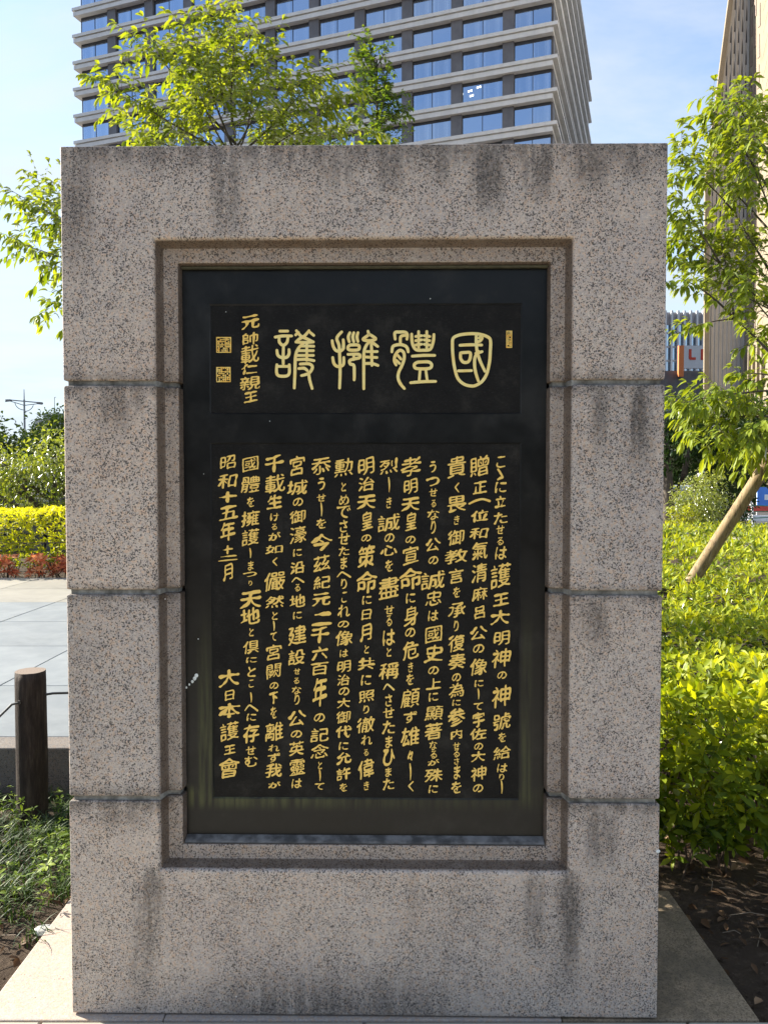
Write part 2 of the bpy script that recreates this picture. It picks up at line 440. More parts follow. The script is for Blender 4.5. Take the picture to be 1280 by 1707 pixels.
def bronze():
    t = NT('dark_bronze')
    sx = t.node('ShaderNodeSeparateXYZ'); t.l.new(t.co, sx.inputs[0]); X, Y, Z = sx.outputs
    f = t.noise(14, 6, .65); fine = t.noise(1, 4, .7, t.scaled(120, 120, 420)); cloud = t.noise(5, 5, .6)
    col = t.ramp(f, [(.3, (.005, .005, .005)), (.6, (.010, .010, .0095)), (.8, (.024, .022, .019))])
    col = t.mix(t.math('MULTIPLY', t.smooth(cloud, .52, .75), .35), col, (.055, .053, .05))
    # green verdigris in the lower margin, washed into runs
    xl = loc(331, 1200)[0]; xr = loc(886, 1200)[0]; z0 = loc(600, 980)[1]; z1 = loc(600, 1290)[1]; zb = loc(600, 1346)[1]
    run = t.noise(1, 5, .6, t.scaled(55, 55, 3.0))
    grow = t.smooth(Z, z0, z1)
    def band(c0, hw): return t.math('SUBTRACT', 1, t.smooth(t.math('ABSOLUTE', t.math('SUBTRACT', X, c0)), hw * .4, hw))
    lft = t.math('MULTIPLY', band(xl, .027), 1.0); rgt = t.math('MULTIPLY', band(xr, .020), .8)
    side = t.math('MULTIPLY', t.math('MAXIMUM', lft, rgt), t.math('MULTIPLY', grow, t.smooth(Z, zb - .055, zb + .01)))
    bot = t.math('SUBTRACT', 1, t.smooth(t.math('ABSOLUTE', t.math('SUBTRACT', Z, zb - .004)), .008, .045))
    bot = t.math('MULTIPLY', bot, t.math('MULTIPLY_ADD', t.smooth(X, .2, -.4), .75, .30))
    gmask = t.math('MULTIPLY', t.math('MAXIMUM', side, bot), t.math('MULTIPLY', t.smooth(run, .30, .68), t.math('MULTIPLY_ADD', cloud, .9, .25)), clamp=True)
    gmask = t.math('MULTIPLY', gmask, t.math('LESS_THAN', t.math('ABSOLUTE', X), .6))
    col = t.mix(gmask, col, (.115, .12, .048))
    rough = t.math('MULTIPLY_ADD', f, .26, .20)
    rough = t.math('ADD', rough, t.math('MULTIPLY', gmask, .35))
    nb = t.bump(t.noise(60, 5, .6), .12, .001)
    nb = t.bump(t.noise(3, 3, .5), .25, .01, nb)
    t.principled(col, rough, 0, nb, .34)
    return t.mat
M['bronze'] = bronze()
def bronze_field():
    t = NT('stippled_bronze_field')
    f = t.noise(11, 6, .7); h = t.noise(1, 5, .75, t.scaled(90, 90, 330)); g = t.noise(150, 4, .7)
    col = t.ramp(f, [(.3, (.007, .0065, .006)), (.55, (.013, .012, .0105)), (.75, (.034, .031, .026))])
    col = t.mix(t.math('MULTIPLY', t.smooth(h, .52, .7), .35), col, (.05, .05, .048))
    t.principled(col, t.math('MULTIPLY_ADD', g, .25, .46), 0, t.bump(t.math('ADD', h, t.math('MULTIPLY', g, .6)), .6, .0014), .16)
    return t.mat
M['field'] = bronze_field()
def gold():
    t = NT('gilt_lettering')
    f = t.noise(60, 4, .6); g = t.noise(240, 3)
    col = t.ramp(f, [(.3, (.95, .52, .10)), (.5, (1.0, .67, .16)), (.75, (1.0, .80, .30))])
    col = t.mix(t.math('MULTIPLY', t.smooth(g, .62, .78), .25), col, (.55, .30, .08))
    t.principled(col, .5, 0, t.bump(g, .4, .0008), .25)
    return t.mat
M['gold'] = gold()
def gold2():
    t = NT('pale_gilt_title')
    g = t.noise(200, 3)
    col = t.ramp(t.noise(40, 4), [(.3, (1.0, .74, .24)), (.7, (1.0, .85, .36))])
    t.principled(col, .5, 0, t.bump(g, .3, .0006), .25)
    return t.mat
M['title_gold'] = gold2()
M['letter_edge'] = simple('dark_brown_letter_edge', (.035, .018, .008), .6)
M['lead'] = simple('weathered_lead', (.15, .145, .14), .85, 0, .5, 26, .002, 90, spec=.15)
M['lead_dark'] = simple('tarnished_lead', (.05, .055, .06), .5, .2, .3, 30)  # front lip of the sill, darker than its top
M['white_mark'] = simple('bird_dropping', (.72, .76, .74), .8, 0, .1, 60, .001, 200)

# ================================================================== SETTING
def soil():
    t = NT('garden_soil')
    f = t.noise(2.5, 6, .65); g = t.noise(38, 6, .75); h = t.noise(9, 5, .7)
    col = t.ramp(f, [(.3, (.040, .028, .020)), (.55, (.075, .054, .038)), (.75, (.12, .09, .062))])
    col = t.mix(t.math('MULTIPLY', t.smooth(g, .5, .7), .55), col, (.16, .12, .085))
    t.principled(col, .95, 0, t.bump(t.math('ADD', g, h), 1, .018), .15)
    return t.mat
M['soil'] = soil()
def soil_height(x, y):
    return -.035 + .02 * mnoise.noise(Vector((x * 1.7, y * 1.7, 0))) + .012 * mnoise.noise(Vector((x * 7, y * 7, 3)))
def build_ground():
    xs = [-900, -300, -100, -40, -20] + list(np.arange(-12, 12.01, .12)) + [20, 40, 100, 300, 900]
    ys = [-300, -60, -20, -6, -2] + list(np.arange(0, 3.7, .08)) + list(np.arange(3.76, 14, .5)) + [20, 40, 90, 200, 500, 1800]
    V = []
    for y in ys:
        for x in xs:
            near = abs(x) < 12 and 0 <= y < 14
            V.append((x, y, soil_height(x, y) if near else -.05))
    nx = len(xs)
    Fc = [(j*nx+i, j*nx+i+1, (j+1)*nx+i+1, (j+1)*nx+i) for j in range(len(ys)-1) for i in range(nx-1)]
    o = link('ground', mesh('ground', V, Fc, M['soil'], True)); o['kind'] = 'structure'
    return o
build_ground()

def paving_mat(name, a, b):
    t = NT(name)
    inf = t.node('ShaderNodeObjectInfo').outputs['Random']
    f = t.noise(3, 6, .6); g = t.noise(90, 4, .7)
    col = t.mix(t.smooth(f, .3, .7), a, b)
    col = t.mix(1, col, t.ramp(inf, [(0, .90), (1, 1.04)]), 'MULTIPLY')
    col = t.mix(t.math('MULTIPLY', t.smooth(g, .55, .7), .25), col, tuple(x * .6 for x in a))
    col = t.mix(t.math('MULTIPLY', t.smooth(t.noise(1.1, 6, .7), .5, .72), .4), col, tuple(x * .62 for x in a))
    t.principled(col, .62, 0, t.bump(g, .3, .001), .4)
    return t.mat
M['pave'] = paving_mat('pale_grey_paving', (.185, .205, .22), (.24, .26, .272))  # near slabs: open shade painted in as a blue-grey colour
M['pave_warm'] = paving_mat('cream_paving', (.25, .235, .20), (.30, .28, .24))  # far rows of the same paving, sunlight painted in as a warmer colour
M['pave_front'] = paving_mat('forecourt_paving', (.36, .33, .27), (.42, .385, .32))
PZ = .20
pv = setting('pavement', (-3, 4, PZ))
random.seed(3)
slab_me = {}
def pav_slab(x0, x1, y0, y1, mat, parent, z1, th=.08, gap=.004, nm='paving_slab'):
    key = (round(x1-x0, 3), round(y1-y0, 3), mat.name, th)
    if key not in slab_me:
        m = MB(); w, d = (x1-x0)/2 - gap, (y1-y0)/2 - gap; b = .003
        m.add([(-w,-d,-th),(w,-d,-th),(w,d,-th),(-w,d,-th),(-w,-d,-b),(w,-d,-b),(w,d,-b),(-w,d,-b),
               (-w+b,-d+b,0),(w-b,-d+b,0),(w-b,d-b,0),(-w+b,d-b,0)],
              [(0,3,2,1),(0,1,5,4),(1,2,6,5),(2,3,7,6),(3,0,4,7),(4,5,9,8),(5,6,10,9),(6,7,11,10),(7,4,8,11),(8,9,10,11)])
        slab_me[key] = mesh(nm, m.v, m.f, mat)
    o = link(nm, slab_me[key], parent)
    pl = parent.location
    o.location = ((x0+x1)/2 - pl.x, (y0+y1)/2 - pl.y, z1 - pl.z + random.uniform(-.0008, .0008))
    o.rotation_euler = (random.uniform(-.0006, .0006), random.uniform(-.0006, .0006), 0)
xs = [-2.49 + 1.155 * k for k in range(-9, 2)]
ys = [3.93, 4.94, 6.17, 7.29, 8.50, 9.60, 10.76]
for j in range(len(ys)-1):
    for i in range(len(xs)-1):
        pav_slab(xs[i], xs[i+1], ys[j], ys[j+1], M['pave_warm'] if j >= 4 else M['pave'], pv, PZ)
mb = MB(); mb.box(xs[0]-pv.location.x, xs[-1]-pv.location.x, 3.93-4, 10.76-4, -.25, -.07)
mb.build('bedding', M['mortar'], pv)
# the dark granite kerb stones that hold the paving up
for i in range(9):
    m = MB(); m.box(-.594, .594, -.087, .087, -.30, .002)
    o = m.build('kerb_stone', M['kerb'], pv, bevel=.008)
    o.location = (-11.4 + 1.2*i + .6 - pv.location.x, 3.84 - pv.location.y, 0)

# forecourt slabs the visitor stands on
fc = setting('forecourt', (0, 0, 0))
for j in range(6):
    for i in range(-6, 6):
        y1 = 2.095 - .9*j
        pav_slab(-.055+i*.9, -.055+(i+1)*.9, y1-.9, y1, M['pave_front'], fc, .004)
m = MB(); m.box(-5.45, 5.3, -3.3, 2.095, -.14, -.072); m.build('bedding', M['mortar'], fc)

# ================================================================== MONUMENT
mon = thing('stone_monument', 'tall granite monument holding a black bronze plaque covered in gold Japanese writing', 'monument',
            (ORG_X, ORG_Y, 0), STELE_YAW)
xl = (loc(100, 243)[0] + loc(121, 1690)[0]) / 2
xr = (loc(1114, 238)[0] + loc(1094, 1698)[0]) / 2
zt = (loc(100, 243)[1] + loc(1114, 238)[1]) / 2
zb = .002
ox0 = (loc(254, 400)[0] + loc(267, 1450)[0]) / 2
ox1 = (loc(958, 400)[0] + loc(948, 1450)[0]) / 2
oz1 = (loc(254, 397)[1] + loc(958, 394)[1]) / 2
oz0 = (loc(267, 1452)[1] + loc(948, 1455)[1]) / 2
DEP = .64
J = [(loc(180, 637)[1] + loc(1030, 638)[1]) / 2, (loc(180, 985)[1] + loc(1030, 991)[1]) / 2, (loc(180, 1331)[1] + loc(1030, 1337)[1]) / 2]
PROF = [(.015, .040), (.056, .0425), (.059, .075), (.059, DEP)]
def prof(side):      # side margins -> list of (inset from outer edge, depth)
    return [(0, DEP), (0, 0), (side, 0)] + [(side + a, b) for a, b in PROF]
def u_block(parent, flip, zj, inset=0.0):
    """the top (flip False) or bottom (flip True) stone: two legs and a beam, mitred mouldings"""
    sl, sr = ox0 - xl, xr - ox1
    st = (zt - oz1) if not flip else (oz0 - zb)
    pl, pr, pt = prof(sl), prof(sr), prof(st)
    n = len(pl); V = []
    zo = zt if not flip else zb
    sg = -1 if not flip else 1
    for (a, d) in pl: V.append((xl + a, d, zj))
    for (a, d), (b, _) in zip(pl, pt): V.append((xl + a, d, zo + sg * b))
    for (a, d), (b, _) in zip(pr, pt): V.append((xr - a, d, zo + sg * b))
    for (a, d) in pr: V.append((xr - a, d, zj))
    Fc = []
    for s_ in range(3):
        for i in range(n):
            j = (i + 1) % n
            Fc.append((s_*n+i, s_*n+j, (s_+1)*n+j, (s_+1)*n+i))
    Fc.append(tuple(range(n))[::-1]); Fc.append(tuple(range(3*n, 4*n)))
    if flip: Fc = [f[::-1] for f in Fc]
    me = mesh('granite_block', V, Fc, M['granite'])
    bm = bmesh.new(); bm.from_mesh(me); bmesh.ops.recalc_face_normals(bm, faces=bm.faces); bm.to_mesh(me); bm.free()
    o = link('granite_block', me, parent)
    b = o.modifiers.new('bevel', 'BEVEL'); b.width = .0045; b.segments = 3; b.limit_method = 'ANGLE'; b.angle_limit = R(30)
    return o
def jamb_block(parent, left, z0, z1, name='granite_block', mat=None, shrink=0.0, bev=.006):
    s_ = (ox0 - xl) if left else (xr - ox1)
    P = prof(s_)
    if shrink:
        P = [(shrink, DEP - shrink), (shrink, shrink), (s_ + shrink*.2, shrink), (s_+.015-shrink*.3, .040+shrink), (s_+.056-shrink, .0425+shrink), (s_+.059-shrink, .075), (s_+.059-shrink, DEP-shrink)]
    n = len(P); V = []
    for z in (z0, z1):
        for a, d in P: V.append(((xl + a) if left else (xr - a), d, z))
    Fc = [(i, (i+1) % n, (i+1) % n + n, i + n) for i in range(n)] + [tuple(range(n))[::-1], tuple(range(n, 2*n))]
    me = mesh(name, V, Fc, mat or M['granite'])
    bm = bmesh.new(); bm.from_mesh(me); bmesh.ops.recalc_face_normals(bm, faces=bm.faces); bm.to_mesh(me); bm.free()
    o = link(name, me, parent)
    if bev:
        b = o.modifiers.new('bevel', 'BEVEL'); b.width = bev; b.segments = 3; b.limit_method = 'ANGLE'; b.angle_limit = R(30)
    return o
G = .0068
u_block(mon, False, J[0] + G)
u_block(mon, True, J[2] - G)
for left in (True, False):
    jamb_block(mon, left, J[1] + G, J[0] - G)
    jamb_block(mon, left, J[2] + G, J[1] - G)
    for z in J:
        o = jamb_block(mon, left, z - G - .004, z + G + .004, 'mortar_joint', M['mortar'], .0095, .003)
# stone behind the plaque and the inset base course
m = MB(); m.box(ox0+.055, ox1-.055, .093, DEP-.01, oz0+.05, oz1-.05); m.build('backing_stone', M['granite'], mon)
m = MB(); m.box(xl+.055, xr-.01, .012, DEP-.03, -.12, zb-.001); m.build('base_course', M['base_slab'], mon, bevel=.003)

# ---- bronze plaque
PD = .0745      # depth of the plaque's raised border face
bx0, bx1 = ox0 + .059, ox1 - .059
bz0, bz1 = oz0 + .059, oz1 - .059
plq = link('bronze_plaque', None, mon)
def rect(pxa, pya, pxb, pyb, d):
    xa, za = loc(pxa, pya, d); xb, zb_ = loc(pxb, pyb, d); return xa, xb, zb_, za
T1 = rect(349, 507, 869, 690, PD)
T2 = rect(350, 738, 865, 1334, PD)
def plaque_border():
    V, Fc = [], []
    bev, dep = .0035, .004
    outer = [(bx0, bz0), (bx1, bz0), (bx1, bz1), (bx0, bz1)]
    xs_ = sorted({bx0, T1[0], T1[1], bx1}); 
    def q(x0, x1, z0, z1, y=PD):
        b = len(V); V.extend([(x0, y, z0), (x1, y, z0), (x1, y, z1), (x0, y, z1)]); Fc.append((b, b+1, b+2, b+3))
    xa, xb = (T1[0]+T2[0])/2, (T1[1]+T2[1])/2
    q(bx0, xa, bz0, bz1); q(xb, bx1, bz0, bz1)
    q(xa, xb, T1[3], bz1); q(xa, xb, T2[3], T1[2]); q(xa, xb, bz0, T2[2])
    for (z0, z1) in ((T1[2], T1[3]), (T2[2], T2[3])):
        b = len(V)
        V.extend([(xa, PD, z0), (xb, PD, z0), (xb, PD, z1), (xa, PD, z1),
                  (xa+bev, PD+dep, z0+bev), (xb-bev, PD+dep, z0+bev), (xb-bev, PD+dep, z1-bev), (xa+bev, PD+dep, z1-bev)])
        Fc.extend([(b, b+4, b+5, b+1), (b+1, b+5, b+6, b+2), (b+2, b+6, b+7, b+3), (b+3, b+7, b+4, b)])
    return mesh('bronze_plaque', V, Fc, M['bronze']), xa, xb, bev, dep
me, XA, XB, bev, pdep = plaque_border()
plq.data = me if False else None
bpy.data.objects.remove(plq)
plq = link('bronze_plaque', me, mon)
FD = PD + pdep
for nm, (z0, z1) in (('title_field', (T1[2], T1[3])), ('inscription_field', (T2[2], T2[3]))):
    link(nm, mesh(nm, [(XA+bev, FD, z0+bev), (XB-bev, FD, z0+bev), (XB-bev, FD, z1-bev), (XA+bev, FD, z1-bev)], [(0, 1, 2, 3)], M['field']), plq)
# upper lead lip and lower lead sill
m = MB()
m.prism_y([(bx0+.001, bz1-.001), (bx0+.001, bz1-.006), (bx1-.001, bz1-.006), (bx1-.001, bz1-.001)], .060, .0735)
m.build('lead_lip', simple('oxidised_lip', (.09, .085, .05), .6, 0, .3, 40), mon)
m = MB()
sz = loc(600, 1404, .05)[1]
m.add([(bx0+.001, .049, sz-.010), (bx1-.001, .049, sz-.010), (bx1-.001, .047, sz-.002), (bx0+.001, .047, sz-.002),
       (bx1-.001, .052, sz+.002), (bx0+.001, .052, sz+.002), (bx1-.001, .0735, sz+.010), (bx0+.001, .0735, sz+.010)],
      [(3, 2, 4, 5), (5, 4, 6, 7)])
m.add([(bx0+.001, .049, sz-.010), (bx1-.001, .049, sz-.010), (bx1-.001, .047, sz-.002), (bx0+.001, .047, sz-.002)], [(0, 1, 2, 3)], 1)
m.build('lead_sill', [M['lead'], M['lead_dark']], mon, smooth=False)
# bird dropping run and small lime flecks on the plaque
m = MB(); rng = random.Random(8)
for (px, py, r_) in [(328, 1126, 4.2), (325, 1131, 4), (321, 1136, 3), (316, 1141, 2.2), (311, 1146, 2.4), (717, 498, 1.2), (377, 520, 1), (340, 790, .8), (331, 1065, 1.2), (450, 702, .9)]:
    x, z = loc(px, py, PD); r_ *= .0012; k = 9
    m.add([(x + (r_*(1+.3*rng.random()))*math.cos(2*math.pi*i/k), PD-.0008, z + (r_*(1.1+.3*rng.random()))*math.sin(2*math.pi*i/k)) for i in range(k)]
          + [(x, PD-.0018, z)], [(i, (i+1) % k, k) for i in range(k)])
m.build('bird_dropping', M['white_mark'], plq)
m = MB()
for (px, py, r_) in [(1096, 1419, 3.0)]:
    x, z = loc(px, py, 0); r_ *= .0016; k = 9
    m.add([(x + r_*(1+.3*rng.random())*math.cos(2*math.pi*i/k), -.0012, z + r_*(1+.3*rng.random())*math.sin(2*math.pi*i/k)) for i in range(k)] + [(x, -.003, z)], [(i, (i+1) % k, k) for i in range(k)])
m.build('lime_spot', M['white_mark'], mon)

# ------------------------------------------------------------------ lettering
RJ = random.Random(17)
KANA = set('こゝにたせるはのをりしてくきつなさまがずとへひめでれうけむ')
_glyphs = {}
def outline(ch):
    c = bpy.data.curves.new('glyph', 'FONT'); c.body = ch
    o = bpy.data.objects.new('glyph', c); COL.objects.link(o)
    dg = bpy.context.evaluated_depsgraph_get()
    k = o.evaluated_get(dg).to_curve(dg)
    out = []
    for s_ in k.splines:
        b = s_.bezier_points; n = len(b); P = []
        for i in range(n):
            a, d = b[i], b[(i+1) % n]
            p0, p1, p2, p3 = (Vector(q[:2]) for q in (a.co, a.handle_right, d.handle_left, d.co))
            ln = (p3-p0).length
            if ln < 1e-5: continue
            st = max(1, int(ln / .022))
            for q in range(st):
                t = q / st; u = 1 - t
                P.append(p0*u**3 + p1*3*u*u*t + p2*3*u*t*t + p3*t**3)
        if len(P) > 3: out.append(P)
    o.to_curve_clear(); bpy.data.objects.remove(o); bpy.data.curves.remove(c)
    return out
def glyph_mesh(ch, var=0):
    """brush-like version of a character, normalised to a unit box in x,z; front at y=-t"""
    key = (ch, var)
    if key in _glyphs: return _glyphs[key]
    cs = outline(ch)
    area = lambda P: sum(P[i].x*P[(i+1) % len(P)].y - P[(i+1) % len(P)].x*P[i].y for i in range(len(P))) / 2
    big = max(cs, key=lambda P: abs(area(P)))
    sg = 1 if area(big) > 0 else -1
    npts = sum(len(P) for P in cs)
    kana = ch in KANA
    base = .019 if kana else (.038 if npts < 190 else (.027 if npts < 330 else (.015 if npts < 480 else .008)))
    nib = Vector((.62, -.78))
    seed = (ord(ch) % 97) * 1.37 + var * 5
    def inside(q, P):
        c = False
        for i in range(len(P)):
            a, b = P[i-1], P[i]
            if (a.y > q.y) != (b.y > q.y) and q.x < (b.x-a.x)*(q.y-a.y)/(b.y-a.y) + a.x: c = not c
        return c
    outers = [P for P in cs if area(P)*sg > 0]; holes = [P for P in cs if area(P)*sg <= 0]
    groups = [[P] for P in outers]
    for H in holes:
        cand = [g for g in groups if inside(H[0], g[0])]
        if cand: min(cand, key=lambda g: abs(area(g[0]))).append(H)
    new = []
    for gi, grp in enumerate(groups):
        rg = random.Random(int(seed*100) + gi)
        cen = sum(grp[0], Vector((0, 0))) / len(grp[0])
        th = rg.uniform(-.05, .05) if len(groups) > 1 else 0
        fat = rg.uniform(.75, 1.25); sh = Vector((rg.uniform(-.010, .010), rg.uniform(-.010, .010))) if len(groups) > 1 else Vector((0, 0))
        G2 = []
        for P in grp:
            n = len(P); Q = []
            for i in range(n):
                tg = (P[(i+1) % n] - P[i-1])
                if tg.length < 1e-6: Q.append(P[i].copy()); continue
                tg.normalize(); nm = Vector((tg.y, -tg.x)) * sg
                wv = .5 + .8 * mnoise.noise(Vector((P[i].x*3.6, P[i].y*3.6, seed+gi)))
                amt = base * fat * (.25 + 1.15 * abs(nm.dot(nib))) * (-.45 + 2.9 * wv)
                if P is not grp[0]: amt = min(amt, base*.35)
                Q.append(P[i] + nm * amt)
            for _ in range(5 if not kana else 3):
                Q = [(Q[i-1] + Q[i]*2 + Q[(i+1) % n]) / 4 for i in range(n)]
            W = []
            for q in Q:
                d = q - cen; q = cen + Vector((d.x*math.cos(th) - d.y*math.sin(th), d.x*math.sin(th) + d.y*math.cos(th))) + sh
                f = .030
                dx = mnoise.noise(Vector((q.x*2.6, q.y*2.6, seed+11))) * f + mnoise.noise(Vector((q.x*9, q.y*9, seed+3))) * .012
                dy = mnoise.noise(Vector((q.x*2.6, q.y*2.6, seed+31))) * f + mnoise.noise(Vector((q.x*9, q.y*9, seed+7))) * .012
                W.append(Vector((q.x + dx + .05*(q.y-.4), q.y + dy + (.10 if kana else .19)*(q.x-.5))))
            G2.append(W)
        new.append(G2)
    al = [p for g in new for P in g for p in P]
    x0 = min(p.x for p in al); x1 = max(p.x for p in al)
    y0 = min(p.y for p in al); y1 = max(p.y for p in al)
    w, h = max(x1-x0, 1e-3), max(y1-y0, 1e-3)
    allv, allf, alli = [], [], []
    for gi, grp in enumerate(new):
        loops = [[Vector(((p.x-x0)/w-.5, (p.y-y0)/h-.5)) for p in P] for P in grp]
        pts = [p for P in loops for p in P]; ed = []; k = 0
        for P in loops:
            ed += [(k+i, k+(i+1) % len(P)) for i in range(len(P))]; k += len(P)
        vo, _, fo, _, _, _ = delaunay_2d_cdt(pts, ed, [], 0, 1e-6)
        if fo:
            cen_ = np.array([[sum(vo[i].x for i in f)/len(f), sum(vo[i].y for i in f)/len(f)] for f in fo])
            wind = np.zeros(len(fo))
            for P in loops:
                A = np.array([tuple(p) for p in P]); B = np.roll(A, -1, 0)
                cx, cy = cen_[:, :1], cen_[:, 1:]
                cr = (B[:, 0]-A[:, 0])[None]*(cy-A[:, 1][None]) - (cx-A[:, 0][None])*(B[:, 1]-A[:, 1])[None]
                upw = (A[:, 1][None] <= cy) & (B[:, 1][None] > cy) & (cr > 0)
                dnw = (A[:, 1][None] > cy) & (B[:, 1][None] <= cy) & (cr < 0)
                wind += upw.sum(1) - dnw.sum(1)
        b0 = len(allv); yf = -(1 + .035*gi)
        for v in vo: allv.append((v.x, yf, v.y))
        for f, wn_ in zip(fo, wind):
            if abs(wn_) > .5: allf.append([i + b0 for i in f]); alli.append(0)
        for P in loops:
            b1 = len(allv); n = len(P)
            for p in P: allv.append((p.x, yf, p.y)); 
            for p in P: allv.append((p.x, 0, p.y))
            for i in range(n):
                j = (i+1) % n; allf.append([b1+i, b1+j, b1+n+j, b1+n+i]); alli.append(1)
    me = mesh('gilt_character', allv, allf, [M['gold'], M['letter_edge']], fmat=alli)
    _glyphs[key] = me
    return me
def put_char(ch, px, py0, py1, wpx, th=.0024, name='gilt_character', mat=None):
    xa, za = loc(px - wpx/2, py0, FD); xb, zb_ = loc(px + wpx/2, py1, FD)
    o = link(name, glyph_mesh(ch), plq)
    o.location = ((xa+xb)/2, FD + .0002, (za+zb_)/2)
    o.scale = (xb-xa, th, za-zb_)
    o.rotation_euler = (0, R(RJ.uniform(-3.5, 3.5)), 0)
    o.location.x += RJ.uniform(-.0012, .0012)
    return o
# brush strokes drawn by hand for the simplest cursive signs: centre-line with widths, unit box
def stroke_poly(pts, n=26):
    P = [Vector(p[:2]) for p in pts]; Wd = [p[2] for p in pts]
    out, ws = [], []
    for i in range(len(P)-1):
        a = P[max(i-1, 0)]; b, c_ = P[i], P[i+1]; d = P[min(i+2, len(P)-1)]
        for k in range(6):
            t = k/6
            out.append(.5*((2*b) + (c_-a)*t + (2*a-5*b+4*c_-d)*t*t + (3*b-a-3*c_+d)*t**3)); ws.append(Wd[i]*(1-t)+Wd[i+1]*t)
    out.append(P[-1]); ws.append(Wd[-1])
    return out, ws
def ribbon(m, pts, y0, y1, fz=1.0, closed=False, mi=(0, 1)):
    """raised ribbon with rounded ends; pts = (x, z, width)"""
    C, Wd = stroke_poly(pts); n = len(C); L_, R_ = [], []
    for i in range(n):
        tg = C[min(i+1, n-1)] - C[max(i-1, 0)]
        if closed and i in (0, n-1): tg = C[1] - C[n-2]
        tg.normalize(); nm = Vector((-tg.y, tg.x))
        L_.append(C[i] + nm*Wd[i]/2); R_.append(C[i] - nm*Wd[i]/2)
    loop = R_ + L_[::-1]
    if not closed:
        def cap(c0, a, r_, k=5):
            return [c0 + Vector((math.cos(a + math.pi*j/(k+1)), math.sin(a + math.pi*j/(k+1))))*r_ for j in range(1, k+1)]
        te = (C[-1]-C[-2]).normalized(); ts = (C[1]-C[0]).normalized()
        ae = math.atan2(-te.x, te.y) ; 
        e = cap(C[-1], math.atan2(te.y, te.x) - math.pi/2, Wd[-1]/2)
        s_ = cap(C[0], math.atan2(ts.y, ts.x) + math.pi/2, Wd[0]/2)
        loop = R_ + e + L_[::-1] + s_
    b = len(m.v); k = len(loop)
    for y in (y0, y1):
        for p in loop: m.v.append(Vector((p.x, y, p.y)))
    # front as quad strip + cap fans
    for i in range(n-1):
        r0, r1 = b+i, b+i+1
        off = len(R_) + (0 if closed else 5)
        l0, l1 = b+off+(n-1-i), b+off+(n-2-i)
        m.f.append([r0, r1, l1, l0]); m.m.append(mi[0])
    if not closed:
        m.f.append([b+n-1] + [b+n+j for j in range(5)] + [b+n+5]); m.m.append(mi[0])
        m.f.append([b+n+5+n-1] + [b+n+5+n+j for j in range(5)] + [b]); m.m.append(mi[0])
    for i in range(k):
        j = (i+1) % k
        if closed and i in (n-1, k-1): continue
        m.f.append([b+j, b+i, b+k+i, b+k+j]); m.m.append(mi[1])

